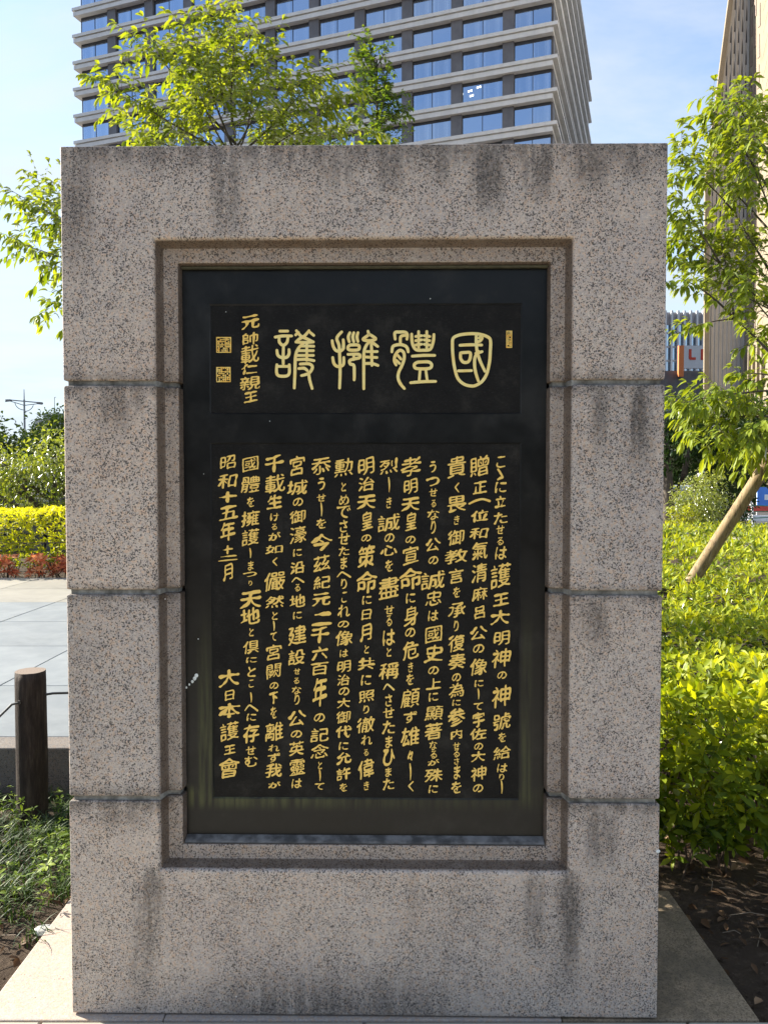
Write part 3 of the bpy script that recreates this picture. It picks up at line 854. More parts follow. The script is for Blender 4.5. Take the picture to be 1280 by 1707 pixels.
SCRIPT = [
 # zoom origin x, x top, x bottom, text with (y0, y1, w) read off enlarged pictures
 (600, 1108, 1118, "こ 95 190 70 ゝ 195 290 55 に 300 390 90 立 410 510 85 た 540 635 110 せ 640 712 62 る 735 800 50 は 805 915 90 護 935 1150 160 王 1175 1285 125 大 1310 1435 150 / 明 95 215 130 神 235 400 150 の 420 480 75 神 525 715 150 號 745 890 145 を 905 980 60 給 1010 1120 140 は 1145 1220 80 り 1230 1280 42 し 1285 1385 20"),
 (600, 942, 935, "贈 90 260 155 正 290 400 110 一 430 480 160 位 520 620 135 和 660 755 150 氣 775 920 120 清 940 1100 120 麻 1130 1245 125 呂 1275 1385 85 / 公 60 175 135 の 205 275 90 像 320 460 130 に 490 545 70 し 560 640 16 て 665 725 75 宇 745 865 95 佐 870 965 130 の 985 1040 70 大 1050 1140 110 神 1165 1290 125 の 1310 1375 80"),
 (600, 762, 762, "貴 95 275 145 く 310 380 32 畏 405 545 150 き 565 640 42 御 680 805 130 教 830 950 180 言 985 1105 118 を 1130 1215 55 承 1245 1375 135 / り 20 105 38 復 130 275 125 奏 280 410 135 の 435 500 70 為 510 630 120 に 645 695 65 参 710 860 135 内 880 960 95 せ 980 1035 55 る 1035 1100 48 さ 1105 1158 40 ま 1160 1275 50 を 1290 1385 80"),
 (600, 578, 580, "う 135 225 52 つ 260 335 108 せ 350 415 65 る 440 500 38 な 520 600 95 り 605 710 40 公 740 850 118 の 885 950 78 誠 1000 1155 190 忠 1160 1280 125 は 1310 1400 80 / 國 55 205 135 史 210 360 150 の 380 445 85 上 475 570 120 に 590 660 75 顯 690 815 140 著 825 965 140 な 970 1045 60 る 1047 1110 50 が 1115 1165 90 殊 1185 1300 140 に 1320 1385 72"),
 (600, 400, 398, "孝 95 260 160 明 270 395 115 天 415 535 142 皇 540 690 88 の 725 785 80 宣 810 960 130 命 980 1150 180 に 1180 1260 75 身 1280 1445 110 / の 75 150 80 危 185 335 130 き 350 430 40 を 440 530 60 顧 550 715 148 ず 735 830 105 雄 855 1015 148 々 1045 1125 44 し 1150 1280 18 く 1292 1365 40"),
 (600, 230, 226, "烈 110 240 145 し 265 380 20 き 420 510 42 誠 550 695 178 の 705 775 80 心 800 885 132 を 915 1010 60 盡 1050 1235 162 せ 1275 1345 75 る 1350 1440 45 / は 85 220 98 と 235 305 38 稱 345 490 155 へ 520 565 80 さ 600 700 55 せ 705 790 90 た 810 920 100 ま 930 1028 55 ひ 1030 1170 92 ま 1180 1255 50 た 1265 1360 90"),
 (600, 52, 50, "明 100 245 135 治 260 375 125 天 395 520 145 皇 535 685 90 の 715 770 80 策 795 980 132 命 1005 1180 162 に 1200 1270 75 日 1300 1395 80 / 月 40 190 100 と 215 280 36 共 310 415 135 に 450 535 80 照 565 670 125 り 690 755 48 徹 775 910 145 れ 925 1005 88 る 1035 1088 38 偉 1110 1275 130 き 1290 1360 42"),
 (350, 1058, 1058, "勲 110 265 148 と 305 375 38 め 400 482 78 で 485 585 110 さ 600 700 65 せ 702 795 90 た 810 885 85 ま 890 990 52 へ 1010 1050 102 り 1065 1145 48 こ 1165 1255 42 れ 1270 1370 98 / の 20 75 90 像 100 225 132 は 245 310 66 明 330 430 112 治 445 535 96 の 545 610 85 大 630 715 102 御 735 835 112 代 845 950 122 に 980 1045 75 允 1060 1160 122 許 1180 1285 112 を 1305 1370 60"),
 (350, 882, 870, "忝 105 245 152 う 265 365 58 せ 395 455 72 し 465 570 20 を 590 670 78 今 710 845 168 茲 875 1010 135 紀 1040 1150 132 元 1170 1285 142 二 1320 1440 160 / 千 65 200 146 六 225 335 135 百 345 455 140 年 475 700 115 の 750 820 86 記 865 985 142 念 995 1110 142 と 1135 1193 32 し 1197 1285 18 て 1300 1355 76"),
 (350, 695, 688, "宮 95 255 122 城 280 405 162 の 425 490 82 御 525 630 128 濠 650 790 132 に 830 890 70 沿 925 1030 112 へ 1055 1090 90 る 1105 1165 44 地 1185 1290 122 に 1325 1385 70 / 建 55 220 142 設 245 375 132 せ 395 445 52 る 470 520 44 な 540 603 75 り 605 685 42 公 725 855 142 の 885 945 90 英 970 1090 118 靈 1110 1245 124 は 1265 1345 80"),
 (350, 512, 508, "千 85 225 152 載 240 390 162 生 400 520 122 け 545 610 70 る 630 680 44 が 695 765 96 如 800 870 142 く 900 960 36 儼 1005 1170 165 然 1195 1300 145 と 1325 1390 45 / し 25 100 16 て 110 180 52 宮 210 335 126 闕 355 485 124 の 505 560 70 下 580 680 70 を 700 795 48 離 820 975 145 れ 1000 1055 90 ず 1065 1140 100 我 1145 1265 132 が 1290 1345 96"),
 (350, 322, 328, "國 95 225 132 體 250 390 148 を 420 500 58 擁 525 660 148 護 665 810 138 し 825 900 20 ま 925 1000 45 つ 1010 1050 110 り 1080 1118 30 天 1150 1305 168 地 1290 1425 152 / と 80 145 36 倶 175 285 122 に 310 355 85 と 385 465 66 こ 485 550 40 し 590 665 16 へ 685 730 98 に 755 815 75 存 840 990 132 せ 1010 1080 78 む 1090 1175 102"),
 (350, 146, 156, "昭 85 200 128 和 235 355 158 十 375 465 142 五 485 605 152 年 620 765 122 十 800 872 80 二 878 925 155 月 940 1085 86 / 大 405 550 168 日 565 655 80 本 670 790 172 護 815 975 152 王 1000 1080 92 會 1105 1270 162"),
]
K1 = 1280 / 270
def script_stroke(kind, px, py0, py1, wpx):
    """hand drawn brush strokes for the straight cursive signs"""
    xa, za = loc(px - wpx/2, py0, FD); xb, zb_ = loc(px + wpx/2, py1, FD)
    m = MB(); h = za - zb_; xm = (xa+xb)/2; w = xb - xa
    if kind == 'し': pts = [(xm-w*.2, za, .0028), (xm, za-h*.25, .0050), (xm+w*.12, za-h*.6, .0040), (xm, za-h, .0016)]
    elif kind == '一': pts = [(xa, zb_+h*.15, .005), (xa+w*.3, zb_+h*.6, .0068), (xa+w*.65, za-h*.12, .0058), (xb, za-h*.42, .0072)]
    elif kind == 'く': pts = [(xb, za, .0036), (xa+w*.25, za-h*.42, .0040), (xa+w*.3, za-h*.55, .0046), (xb, zb_, .0026)]
    elif kind == 'へ': pts = [(xa, zb_, .0026), (xa+w*.33, za-h*.1, .0046), (xa+w*.6, za-h*.35, .0050), (xb, zb_, .0058)]
    ribbon(m, pts, FD-.0024, FD+.0002)
    return m.build('gilt_character', [M['gold'], M['letter_edge']], plq)
for x0, xt, xb_, text in SCRIPT:
    tk = text.split(); i = 0; bottom = False
    while i < len(tk):
        if tk[i] == '/': bottom = True; i += 1; continue
        ch, a, b, w = tk[i], float(tk[i+1]), float(tk[i+2]), float(tk[i+3]); i += 4
        px = x0 + (xb_ if bottom else xt) / K1
        py0, py1 = ((1030 if bottom else 740) + a / K1), ((1030 if bottom else 740) + b / K1)
        if ch in 'し一くへ': script_stroke(ch, px, py0, py1, w / K1)
        else: put_char(ch, px, py0, py1, w / K1)
K5 = 1280 / 280
for ch, a, b, w, x in [('元', 110, 228, 137, 356), ('帥', 245, 345, 122, 353), ('載', 342, 487, 142, 353), ('仁', 490, 572, 120, 350), ('親', 580, 690, 152, 353), ('王', 695, 785, 106, 355)]:
    put_char(ch, 340 + x/K5, 500 + a/K5, 500 + b/K5, w/K5)

# four large seal-script characters, stroke by stroke (x, y read in the enlarged pictures)
SEAL = {
 (600, 'kuni'): [
  [(850,258),(905,262),(965,280),(992,310),(990,400),(985,470),(965,560),(930,620),(880,652),(840,656),(790,642),(745,600),(722,530),(708,440),(703,350),(708,295),(745,272),(795,262),(850,258)],
  [(760,347),(840,343),(925,345)], [(884,268),(884,330),(892,400),(915,470),(950,545)], [(900,392),(874,440),(872,510),(884,570),(900,618)],
  [(765,405),(765,445),(785,475),(818,475),(836,450),(838,405),(800,402),(765,405)], [(748,542),(848,540)], [(893,322),(915,312),(928,290),(918,285),(905,292)], [(880,408),(905,402),(928,395)]],
 (600, 'karada'): [
  [(268,300),(266,252),(300,246),(345,248),(360,268),(357,300)], [(308,335),(308,290),(320,275),(345,272)],
  [(243,397),(250,358),(275,345),(310,342),(345,352),(360,370),(367,397)],
  [(275,497),(262,465),(266,430),(285,398),(308,385),(333,403),(336,450),(320,500),(296,550),(290,595),(308,640),(338,676)],
  [(288,425),(312,452)], [(276,462),(300,485)],
  [(393,262),(395,310),(405,352),(430,382),(480,385),(530,380),(550,345),(560,300),(562,265)],
  [(446,242),(446,378)], [(508,242),(508,378)],
  [(424,280),(468,274)], [(424,312),(468,306)], [(424,345),(468,339)], [(488,274),(530,280)], [(488,306),(530,312)], [(488,339),(530,345)],
  [(398,430),(480,424),(568,424)], [(440,475),(415,490),(416,515),(440,525),(515,525),(542,512),(542,488),(515,473),(440,475)],
  [(458,530),(450,618)], [(500,530),(512,618)], [(385,632),(480,624),(575,622)]],
 (340, 'idaku'): [
  [(1050,245),(1020,278),(1014,305),(1030,350),(1036,450),(1038,560),(1034,672)], [(978,312),(985,352),(1005,385),(1035,392),(1060,375),(1064,345),(1062,305)],
  [(982,440),(990,482),(1010,505),(1040,508),(1064,490),(1066,440)],
  [(1112,252),(1100,285),(1108,320)], [(1142,252),(1134,285),(1142,320)], [(1174,252),(1166,285),(1174,318)],
  [(1112,345),(1098,362),(1108,382),(1172,382),(1184,362),(1172,345),(1112,345)],
  [(1098,416),(1180,416),(1186,440),(1150,450),(1112,462),(1116,490),(1142,500),(1146,560),(1145,610)], [(1142,425),(1142,455)],
  [(1250,240),(1252,268),(1212,302),(1260,312),(1308,300),(1285,278),(1255,262)], [(1262,318),(1236,350),(1220,400),(1218,500),(1218,678)],
  [(1275,320),(1278,400),(1280,500)], [(1270,320),(1296,335),(1324,356)], [(1240,395),(1320,395)], [(1226,436),(1318,440)], [(1224,486),(1280,486),(1326,500)]],
 (340, 'mamoru'): [
  [(580,239),(640,239)], [(545,285),(600,276),(670,276)], [(575,290),(578,325),(606,347),(634,325),(642,288)], [(608,350),(606,430),(606,490)],
  [(558,385),(565,422),(592,440),(632,438),(650,412),(650,380)], [(558,495),(556,555),(575,580),(632,580),(652,556),(652,495)], [(560,508),(650,508)],
  [(706,236),(742,278),(790,300),(835,322)], [(802,236),(768,275),(730,298),(702,322)], [(700,268),(722,250)], [(812,250),(838,272)], [(702,322),(765,326),(835,322)],
  [(762,330),(722,370),(700,430),(695,560),(690,672)], [(785,330),(785,462)], [(735,352),(838,354)], [(718,388),(835,388)], [(708,424),(835,424)], [(706,456),(780,454),(840,464)],
  [(735,490),(800,488),(828,510),(815,545),(790,565),(745,578)], [(724,524),(765,522),(790,540)], [(800,560),(808,615),(826,676)]],
}
for (x0, nm), strokes in SEAL.items():
    m = MB()
    for si, st in enumerate(strokes):
        pts = []
        closed = st[0] == st[-1]
        for (a, b) in st:
            x, z = loc(x0 + a/K5, 500 + b/K5, FD); pts.append((x, z, .0088))
        if not closed: pts[0] = (*pts[0][:2], .0078); pts[-1] = (*pts[-1][:2], .0078)
        ribbon(m, pts, FD-.0030-.00012*(si % 7), FD+.0002, closed=closed)
    m.build('seal_script_character', [M['title_gold'], M['letter_edge']], plq)
# artist's seals: gilt squares cut by a close maze of strokes
def seal(px0, py0, px1, py1, cols, rows, seed):
    rng = random.Random(seed); m = MB()
    xa, za = loc(px0, py0, FD); xb, zb_ = loc(px1, py1, FD); y0, y1 = FD-.002, FD+.0002
    e = .0022
    m.box(xa, xb, y0, y1, za-e, za); m.box(xa, xb, y0, y1, zb_, zb_+e)
    m.box(xa, xa+e, y0+.0001, y1, zb_, za); m.box(xb-e, xb, y0+.0001, y1, zb_, za)
    cw, ch_ = (xb-xa)/cols, (za-zb_)/rows
    for i in range(cols):
        for j in range(rows):
            cx, cz = xa+(i+.5)*cw, zb_+(j+.5)*ch_
            m.box(cx-cw*.28, cx+cw*.28, y0+.0002+.00005*((i+j) % 3), y1, cz-ch_*.52, cz+ch_*.52) if rng.random() < .5 else None
            if rng.random() < .62: m.box(cx-cw*.52, cx+cw*.52, y0+.0004+.00005*((i*2+j) % 3), y1, cz-ch_*.24, cz+ch_*.24)
    m.build('seal_stamp', M['gold'], plq)
seal(361, 562, 386, 588, 9, 9, 2); seal(361, 612, 385, 637, 7, 8, 5); seal(843.5, 551.5, 853, 580, 4, 12, 9)

# ---- slabs the monument stands on
bs = thing('base_slab', 'low wide granite slab under the monument, lit at the left and stained at the right', 'stone slab', (-.045, 2.45, -.06))
bw = [-1.14, -.62, .50, 1.055]
for a, b in zip(bw[:-1], bw[1:]):
    m = MB(); m.box(a+.045+.001, b+.045-.001, -.345, .345, -.10, .0585)
    m.build('slab', M['slab'] if b < .6 else M['base_slab'], bs, bevel=.004)

# ================================================================== BUILDINGS
def concrete(name, a, b, rough=.75, bsc=20):
    t = NT(name)
    f = t.noise(.6, 6, .6); g = t.noise(bsc, 4, .6)
    st = t.noise(1, 4, .6, t.scaled(1.6, 1.6, .12))
    col = t.mix(t.smooth(f, .3, .7), a, b)
    col = t.mix(t.math('MULTIPLY', t.smooth(st, .5, .72), .22), col, tuple(x * .62 for x in a))
    t.principled(col, rough, 0, t.bump(g, .3, .01), .3)
    return t.mat
def glass(name, tint, rough=.04, dark=(.02, .03, .045), refl=.62):
    """dark window glass that mirrors the sky"""
    t = NT(name)
    inf = t.node('ShaderNodeObjectInfo').outputs['Random']
    cur = t.noise(1, 3, .6, t.scaled(2.2, 2.2, .05))
    d = t.node('ShaderNodeBsdfDiffuse')
    t.put(d.inputs[0], t.mix(t.math('MULTIPLY', t.smooth(cur, .46, .58), t.smooth(inf, .25, .5)), dark, (.22, .26, .30)))
    g = t.node('ShaderNodeBsdfGlossy'); g.inputs['Roughness'].default_value = rough
    t.put(g.inputs[0], t.mix(inf, tint, tuple(x*.88 for x in tint)))
    t.l.new(t.bump(t.noise(.35, 2), .03, .1), g.inputs['Normal'])
    m = t.node('ShaderNodeMixShader'); m.inputs[0].default_value = refl
    t.l.new(d.outputs[0], m.inputs[1]); t.l.new(g.outputs[0], m.inputs[2]); t.l.new(m.outputs[0], t.out.inputs[0])
    return t.mat
M['ledge'] = concrete('pale_precast_ledge', (.58, .58, .57), (.66, .66, .65))
M['pillar'] = simple('charcoal_stone_cladding', (.12, .117, .125), .55, 0, .15, .8, .004, 8)
M['darkcore'] = simple('dark_core', (.035, .035, .04), .6, 0, .2, .5)
M['frame'] = simple('dark_window_frame', (.05, .052, .06), .4, .3)
M['glass'] = glass('blue_window_glass', (.50, .64, .86))
M['lamp'] = NT('office_light').mat
_t = NT('office_light'); _e = _t.node('ShaderNodeEmission'); _e.inputs[0].default_value = (1, .97, .9, 1); _e.inputs[1].default_value = 1.2
_t.l.new(_e.outputs[0], _t.out.inputs[0]); M['lamp'] = _t.mat

TH = 19.2
o_ = at(929, 33.5, 100)
tw = thing('office_tower', 'tall office tower of stacked pale ledges, charcoal pillars and blue glass rising behind the monument', 'office building',
           (o_.x, 100, 0), R(-TH))
FH = 4.17; TOPZ = o_.z
W_, D_ = 76.0, 57.0
NU, ND = 5, 14
led = MB(); z = 0
for (i0, i1, z0, z1) in ((0, 0, -.46, 0), (.30, .75, -.62, -.46), (.14, .55, -1.22, -.62)):
    led.box(-W_+i0, -i1, i0, D_-i0, z0 + (.001 if i0 else 0), z1)
led_me = mesh('ledge', led.v, led.f, M['ledge'], fmat=led.m)
for k in range(-ND, NU+1):
    link('ledge', led_me, tw, (0, 0, TOPZ + k*FH))
m = MB(); m.box(-W_+1.25, -1.15, 1.35, D_-1.2, 0, TOPZ+NU*FH-.3); m.build('core', M['darkcore'], tw)
pil = [(5.65, 7.15)] + [(5.65 + 6.95*k, 7.15 + 6.95*k) for k in range(1, 10)]
pm = MB(); pm.box(-.75, .75, .62, 1.32, 0, TOPZ+NU*FH-1.3); pil_me = mesh('pillar', pm.v, pm.f, M['pillar'])
for a, b in pil: link('pillar', pil_me, tw, (-(a+b)/2, 0, 0))
bays = [(.85, 5.65)] + [(pil[i][1], pil[i+1][0]) for i in range(len(pil)-1)] + [(pil[-1][1], W_-.95)]
rng = random.Random(11)
wcache = {}
for k in range(-4, NU):
    for a, b in bays:
        w = b - a
        key = round(w, 2)
        if key not in wcache:
            f = MB(); h = FH - 1.22
            f.box(-w/2, w/2, 0, .10, h-.42, h, 0)                       # dark head band
            f.box(-.035, .035, -.04, .06, 0, h-.42, 0); f.box(-w/2, -w/2+.09, -.03, .06, 0, h-.42, 0); f.box(w/2-.06, w/2, -.03, .06, 0, h-.42, 0)
            p = MB(); pw = (w-.19)/2
            p.add([(-pw/2+.001, 0, 0), (pw/2-.001, 0, 0), (pw/2-.001, 0, h-.42), (-pw/2+.001, 0, h-.42)], [(0, 1, 2, 3)])
            wcache[key] = (mesh('window', f.v, f.f, M['frame']), mesh('pane', p.v, p.f, M['glass']), pw)
        fm, pm_, pw = wcache[key]
        wo = link('window', fm, tw, (-(a+b)/2, 1.02, TOPZ + k*FH))
        for sx_ in (-1, 1):
            link('pane', pm_, wo, (sx_*(pw/2+.04) + .012, .03, 0), (R(rng.uniform(-.35, .35)), 0, R(rng.uniform(-.35, .35))))
# ceiling lights seen in one office
m = MB(); 
for (u, zz) in [(10.2, 2.2), (10.55, 2.15), (11.4, 1.9), (11.75, 1.85), (12.6, 1.62), (12.9, 1.6), (11.2, 1.25), (11.5, 1.2), (12.7, 1.0), (13.0, .95)]:
    m.box(-u-.1, -u+.1, 1.02, 1.035, TOPZ-2*FH+zz-.12, TOPZ-2*FH+zz+.12)
tag(m.build('ceiling_light', M['lamp'], tw), kind='stuff')
# receding side face: dark slots and posts between the ledges
for s_ in range(8):
    m = MB(); y = 1.2 + 7.0*s_
    m.box(-1.32, -.62, y, y+1.5, 0, TOPZ+NU*FH-1.3); m.build('pillar', M['pillar'], tw)
m = MB(); 
for s_ in range(8):
    for k in range(-4, NU):
        y = 1.2 + 7.0*s_ + 1.5
        z0 = TOPZ + k*FH
        m.box(-1.10, -1.02, y+.1, y+5.4 if s_ < 7 else y+3.2, z0, z0+FH-1.6)
tag(m.build('side_window', M['glass'], tw), kind='stuff')

# ---- the tapering cream building at the right
M['cream'] = concrete('cream_stone_panels', (.25, .205, .145), (.30, .25, .185))
M['cream_shade'] = concrete('grey_cream_cladding', (.40, .375, .345), (.47, .44, .41))  # copy of the cream stone, greyed to paint in the end wall's shade
M['slot'] = simple('dark_slot', (.05, .045, .045), .6)
M['slot_warm'] = simple('brown_slot', (.22, .16, .13), .6)
M['joint'] = simple('panel_joint', (.40, .33, .25), .8)
cr_x = at(1243, 400, 80).x
cb = thing('cream_building', 'tall cream stone building at the right edge, tapering upward, with rows of dark slots', 'office building', (cr_x, 80, 0))
def lp(px, py, Y=80): p = at(px, py, Y); return (p.x - cr_x, p.z)
L0, L1, L2, L3 = lp(1172, 770), lp(1174, 300), lp(1184, 225), lp(1213, 0)
sl = (L3[0]-L2[0])/(L3[1]-L2[1])
TZ = 95
L4 = (L3[0] + sl*(TZ-L3[1]), TZ)
m = MB(); ewp = [(L0[0], 0), (26, 0), (26, TZ), L4, L3, L2, L1]; n_ = len(ewp)
m.add([(p[0], 0, p[1]) for p in ewp] + [(p[0]+14.5, 30, p[1]) for p in ewp], [tuple(range(n_)), tuple(range(2*n_-1, n_-1, -1))] + [((i+1) % n_, i, i+n_, (i+1) % n_+n_) for i in range(n_)])
m.build('end_wall', M['cream_shade'], cb)
m = MB(); m.box(0, 26, -40, -.003, 0, TZ); m.build('street_wall', M['cream'], cb)
# pale edge pier along the left rim
for (a, b) in ((L0, L1), (L1, L2), (L2, L3)):
    m = MB(); za = 0 if a is L0 else a[1]
    m.prism_y([(a[0]-.05, za), (a[0]+.42, za), (b[0]+.42, b[1]), (b[0]-.05, b[1])], -.25, .0-.004); m.build('edge_pier', M['cream'], cb)
# fanned rows of slots
m = MB(); ncol = 11
for i in range(ncol):
    for j in range(34):
        z = L1[1] + 2.2*j + (1.1 if i % 2 else 0) - 6
        if z > TZ-3: continue
        lx = L1[0] if z < L1[1] else (L1[0] + (L2[0]-L1[0])*(z-L1[1])/(L2[1]-L1[1]) if z < L2[1] else L2[0] + sl*(z-L2[1]))
        wd = -lx - .55
        if wd < .3: continue
        x = -.12 - (i+.5)*.40
        if x < lx + .7: continue
        m.prism_y([(x-.07, z), (x+.07, z), (x+.05, z+.9), (x-.01, z+1.5)], -.02, .05)
tag(m.build('slot', M['slot'], cb), kind='stuff')
m = MB()
for i in range(10):
    x = -.1 - i*.42
    top = TZ
    if x < L1[0]+.3: top = L1[1]
    elif x < L4[0]+.5: top = L1[1] + (x-.45-L1[0])/max(1e-6, sl)*.85
    if top > 4: m.box(x-.045, x+.045, -.10, -.003, 5.5, min(top, TZ))
tag(m.build('rib', M['cream_shade'], cb), kind='stuff')
# street wall: tall brown slots near the corner, slanting panel joints beyond
m = MB()
for i, y in enumerate((-.55, -1.25, -2.1)):
    for j in range(40):
        z = 8 + j*3.0 + (1.5 if i % 2 else 0)
        if z > TZ-4: break
        m.add([(-.05, y-.22, z), (-.05, y+.22, z), (-.05, y+.22, z+1.5), (-.05, y-.10, z+2.3), (.03, y-.17, z), (.03, y+.17, z), (.03, y+.17, z+1.5), (.03, y-.10, z+2.3)],
              [(0, 3, 2, 1), (0, 1, 5, 4), (1, 2, 6, 5), (2, 3, 7, 6), (3, 0, 4, 7)])
tag(m.build('street_slot', M['slot_warm'], cb), kind='stuff')
m = MB()
for j in range(60):
    z = -40 + j*2.3
    if z > 88: break
    z0 = max(z, 12)
    m.add([(-.02, -2.8, z+3), (-.02, -39, z+70), (-.02, -39, z+70.16), (-.02, -2.8, z+3.16)], [(0, 1, 2, 3)])
tag(m.build('panel_joint', M['joint'], cb), kind='stuff')
# splayed buttresses at street level
for i in range(4):
    for (y0, zt_) in ((-3.2 - i*7.5, 17),):
        m = MB()
        m.add([(-.9, y0, 0), (-.9, y0-1.3, 0), (.0-.01, y0-3.6, zt_), (-.01, y0+1.8, zt_), (-.005, y0+.2, 0), (-.005, y0-1.5, 0)],
              [(0, 1, 2, 3), (0, 3, 4), (1, 5, 2), (0, 4, 5, 1)])
        m.build('buttress', M['cream'], cb)
for i in range(5):
    m = MB(); m.box(-.55, -.004, -1.0-.9*i-.15, -1.0-.9*i+.15, 4.5, 15.5); m.build('fin', M['cream'], cb)
m = MB(); m.box(lp(1224, 800)[0], lp(1250, 800)[0], -.12, -.004, 0, 4.6); m.build('entrance', simple('brown_entrance', (.10, .06, .05), .5), cb)
m = MB(); m.box(L0[0]+.5, -.9, -.9, -.26, 5.0, 5.5); m.build('canopy', M['cream_shade'], cb)

# ---- far glass block with fins, and the orange and white billboard
M['fin'] = simple('pale_metal_fin', (.55, .56, .58), .5, .1)
M['farglass'] = glass('pale_blue_curtain_glass', (.62, .78, .95), .08, (.10, .16, .2), .6)
M['louvre'] = simple('grey_roof_louvre', (.30, .29, .31), .7)
ga, gb = at(1060, 519, 190), at(1196, 519, 190)
gw = gb.x - ga.x; gtz = ga.z
gbl = thing('glass_block', 'distant pale blue glass office block with white fins beside the monument', 'office building', ((ga.x+gb.x)/2, 190, 0))
m = MB(); m.box(-gw/2, gw/2, 0, 25, 0, gtz-.4); m.build('wall', M['farglass'], gbl)
m = MB(); m.box(-gw/2-.02, gw/2+.02, -.2, 25.1, gtz-3.3, gtz-.3); m.build('roof_louvre', M['louvre'], gbl)
n = 13
for i in range(n):
    m = MB(); x = -gw/2 + gw*(i+.5)/n
    m.box(x-.22, x+.22, -1.0, -.21, 8, gtz); m.build('fin', M['fin'], gbl)
for j in range(14):
    m = MB(); z = 8 + j*3.4
    if z > gtz-4: break
    m.box(-gw/2, gw/2, -.12, -.02, z, z+.5); m.build('spandrel', M['fin'], gbl)
M['orange'] = simple('orange_panel', (.75, .22, .06), .6)
M['white_panel'] = simple('white_sign_panel', (.66, .68, .72), .6, 0, .05)
M['red_letter'] = simple('red_letter', (.60, .06, .03), .6)
ba, bb_ = at(1131, 576, 150), at(1180, 614, 150)
sg = thing('billboard', 'orange and white billboard with a red letter L high on a dark block', 'billboard', ((ba.x+bb_.x)/2, 150, bb_.z))
bw_, bh = bb_.x-ba.x, ba.z-bb_.z
m = MB(); m.box(-bw_/2+1.0, bw_/2, 0, .6, 0, bh); m.build('board', M['white_panel'], sg)
m = MB(); m.box(-bw_/2, -bw_/2+.998, -.02, .6, -1.6, bh); m.build('side_board', M['orange'], sg)
pL, pM = at(1147.5, 582, 150), at(1159, 600, 150)
lx0, lx1, lz1, lz0 = pL.x-sg.location.x, pM.x-sg.location.x, pL.z-sg.location.z, pM.z-sg.location.z
m = MB(); m.prism_y([(lx0+.25, lz0), (lx1, lz0), (lx1, lz0+.5), (lx0+.62, lz0+.5), (lx0+.52, lz0+.62), (lx0+.52, lz1), (lx0, lz1), (lx0, lz0+.3)], -.05, -.002)
m.build('letter', M['red_letter'], sg)
pI = at(1167.5, 582, 150).x-sg.location.x
m = MB(); m.box(pI, pI+.5, -.05, -.002, lz0, lz1); m.box(pI+.5, pI+1.5, -.05, -.002, lz0+1.55, lz1); m.box(pI+.5, pI+1.3, -.05, -.002, lz0+.85, lz0+1.2)
m.build('letter', M['red_letter'], sg)
M['darkblock'] = concrete('dark_grey_block', (.13, .13, .14), (.18, .18, .19))
dk = at(1131, 618, 151)
db = thing('dark_block', 'dark grey office block below the billboard, half hidden by the young tree', 'office building', (dk.x+7, 151, 0))
m = MB(); m.box(-26, 5, 0, 18, 0, dk.z); m.build('wall', M['darkblock'], db)
for j in range(4):
    for i in range(9):
        m = MB(); m.box(-24+i*3.2, -24+i*3.2+2.4, -.06, -.004, 3+j*4.2, 3+j*4.2+2.0)
        m.build('window', M['farglass'] if (i+j) % 3 else M['darkcore'], db)

# ================================================================== LEFT BACKGROUND
M['bark'] = simple('grey_brown_bark', (.095, .075, .058), .85, 0, .35, 18, .006, 60)
M['twig'] = simple('brown_twig', (.09, .062, .04), .8, 0, .2, 20)
def stops(dark, mid, light): return [(0, dark), (.5, mid), (1, light)]
M['leaf_cherry'] = leaf_mat('fresh_cherry_leaf', stops((.075, .13, .016), (.19, .27, .03), (.36, .43, .055)), .45, .55, .4, (1.35, 1.2, .25))
M['leaf_left'] = leaf_mat('pale_shrub_leaf', stops((.07, .10, .02), (.19, .25, .045), (.40, .43, .09)), .45, .45, .5, (1.3, 1.2, .35))
M['leaf_dark'] = leaf_mat('dark_evergreen_leaf', stops((.012, .025, .008), (.025, .05, .014), (.06, .10, .03)), .55, .25, .08)
M['leaf_azalea'] = leaf_mat('yellow_green_azalea_leaf', stops((.05, .10, .010), (.20, .28, .02), (.54, .58, .035)), .45, .52, .4, (1.3, 1.15, .2))
M['leaf_yellow'] = leaf_mat('yellow_azalea_leaf', stops((.17, .23, .02), (.42, .47, .035), (.70, .68, .05)), .5, .6, .3, (1.2, 1.1, .2))
M['leaf_red'] = leaf_mat('red_nandina_leaf', stops((.20, .05, .03), (.66, .20, .09), (.86, .40, .18)), .5, .35, .3, (1.3, .9, .6))
M['leaf_ginkgo'] = leaf_mat('small_green_leaf', stops((.04, .085, .018), (.10, .18, .035), (.27, .35, .05)), .5, .45, .2, (1.3, 1.2, .3))
M['grass'] = leaf_mat('mondo_grass', stops((.022, .045, .012), (.055, .10, .025), (.14, .19, .05)), .6, .3, .06, (1.1, 1.1, .5))
M['weed'] = leaf_mat('bright_weed', stops((.08, .14, .02), (.17, .26, .035), (.34, .42, .07)), .5, .45, .3)
M['litter'] = leaf_mat('dry_leaf', stops((.06, .035, .02), (.16, .095, .055), (.40, .27, .16)), .6, .15, .2, (1, .9, .7))

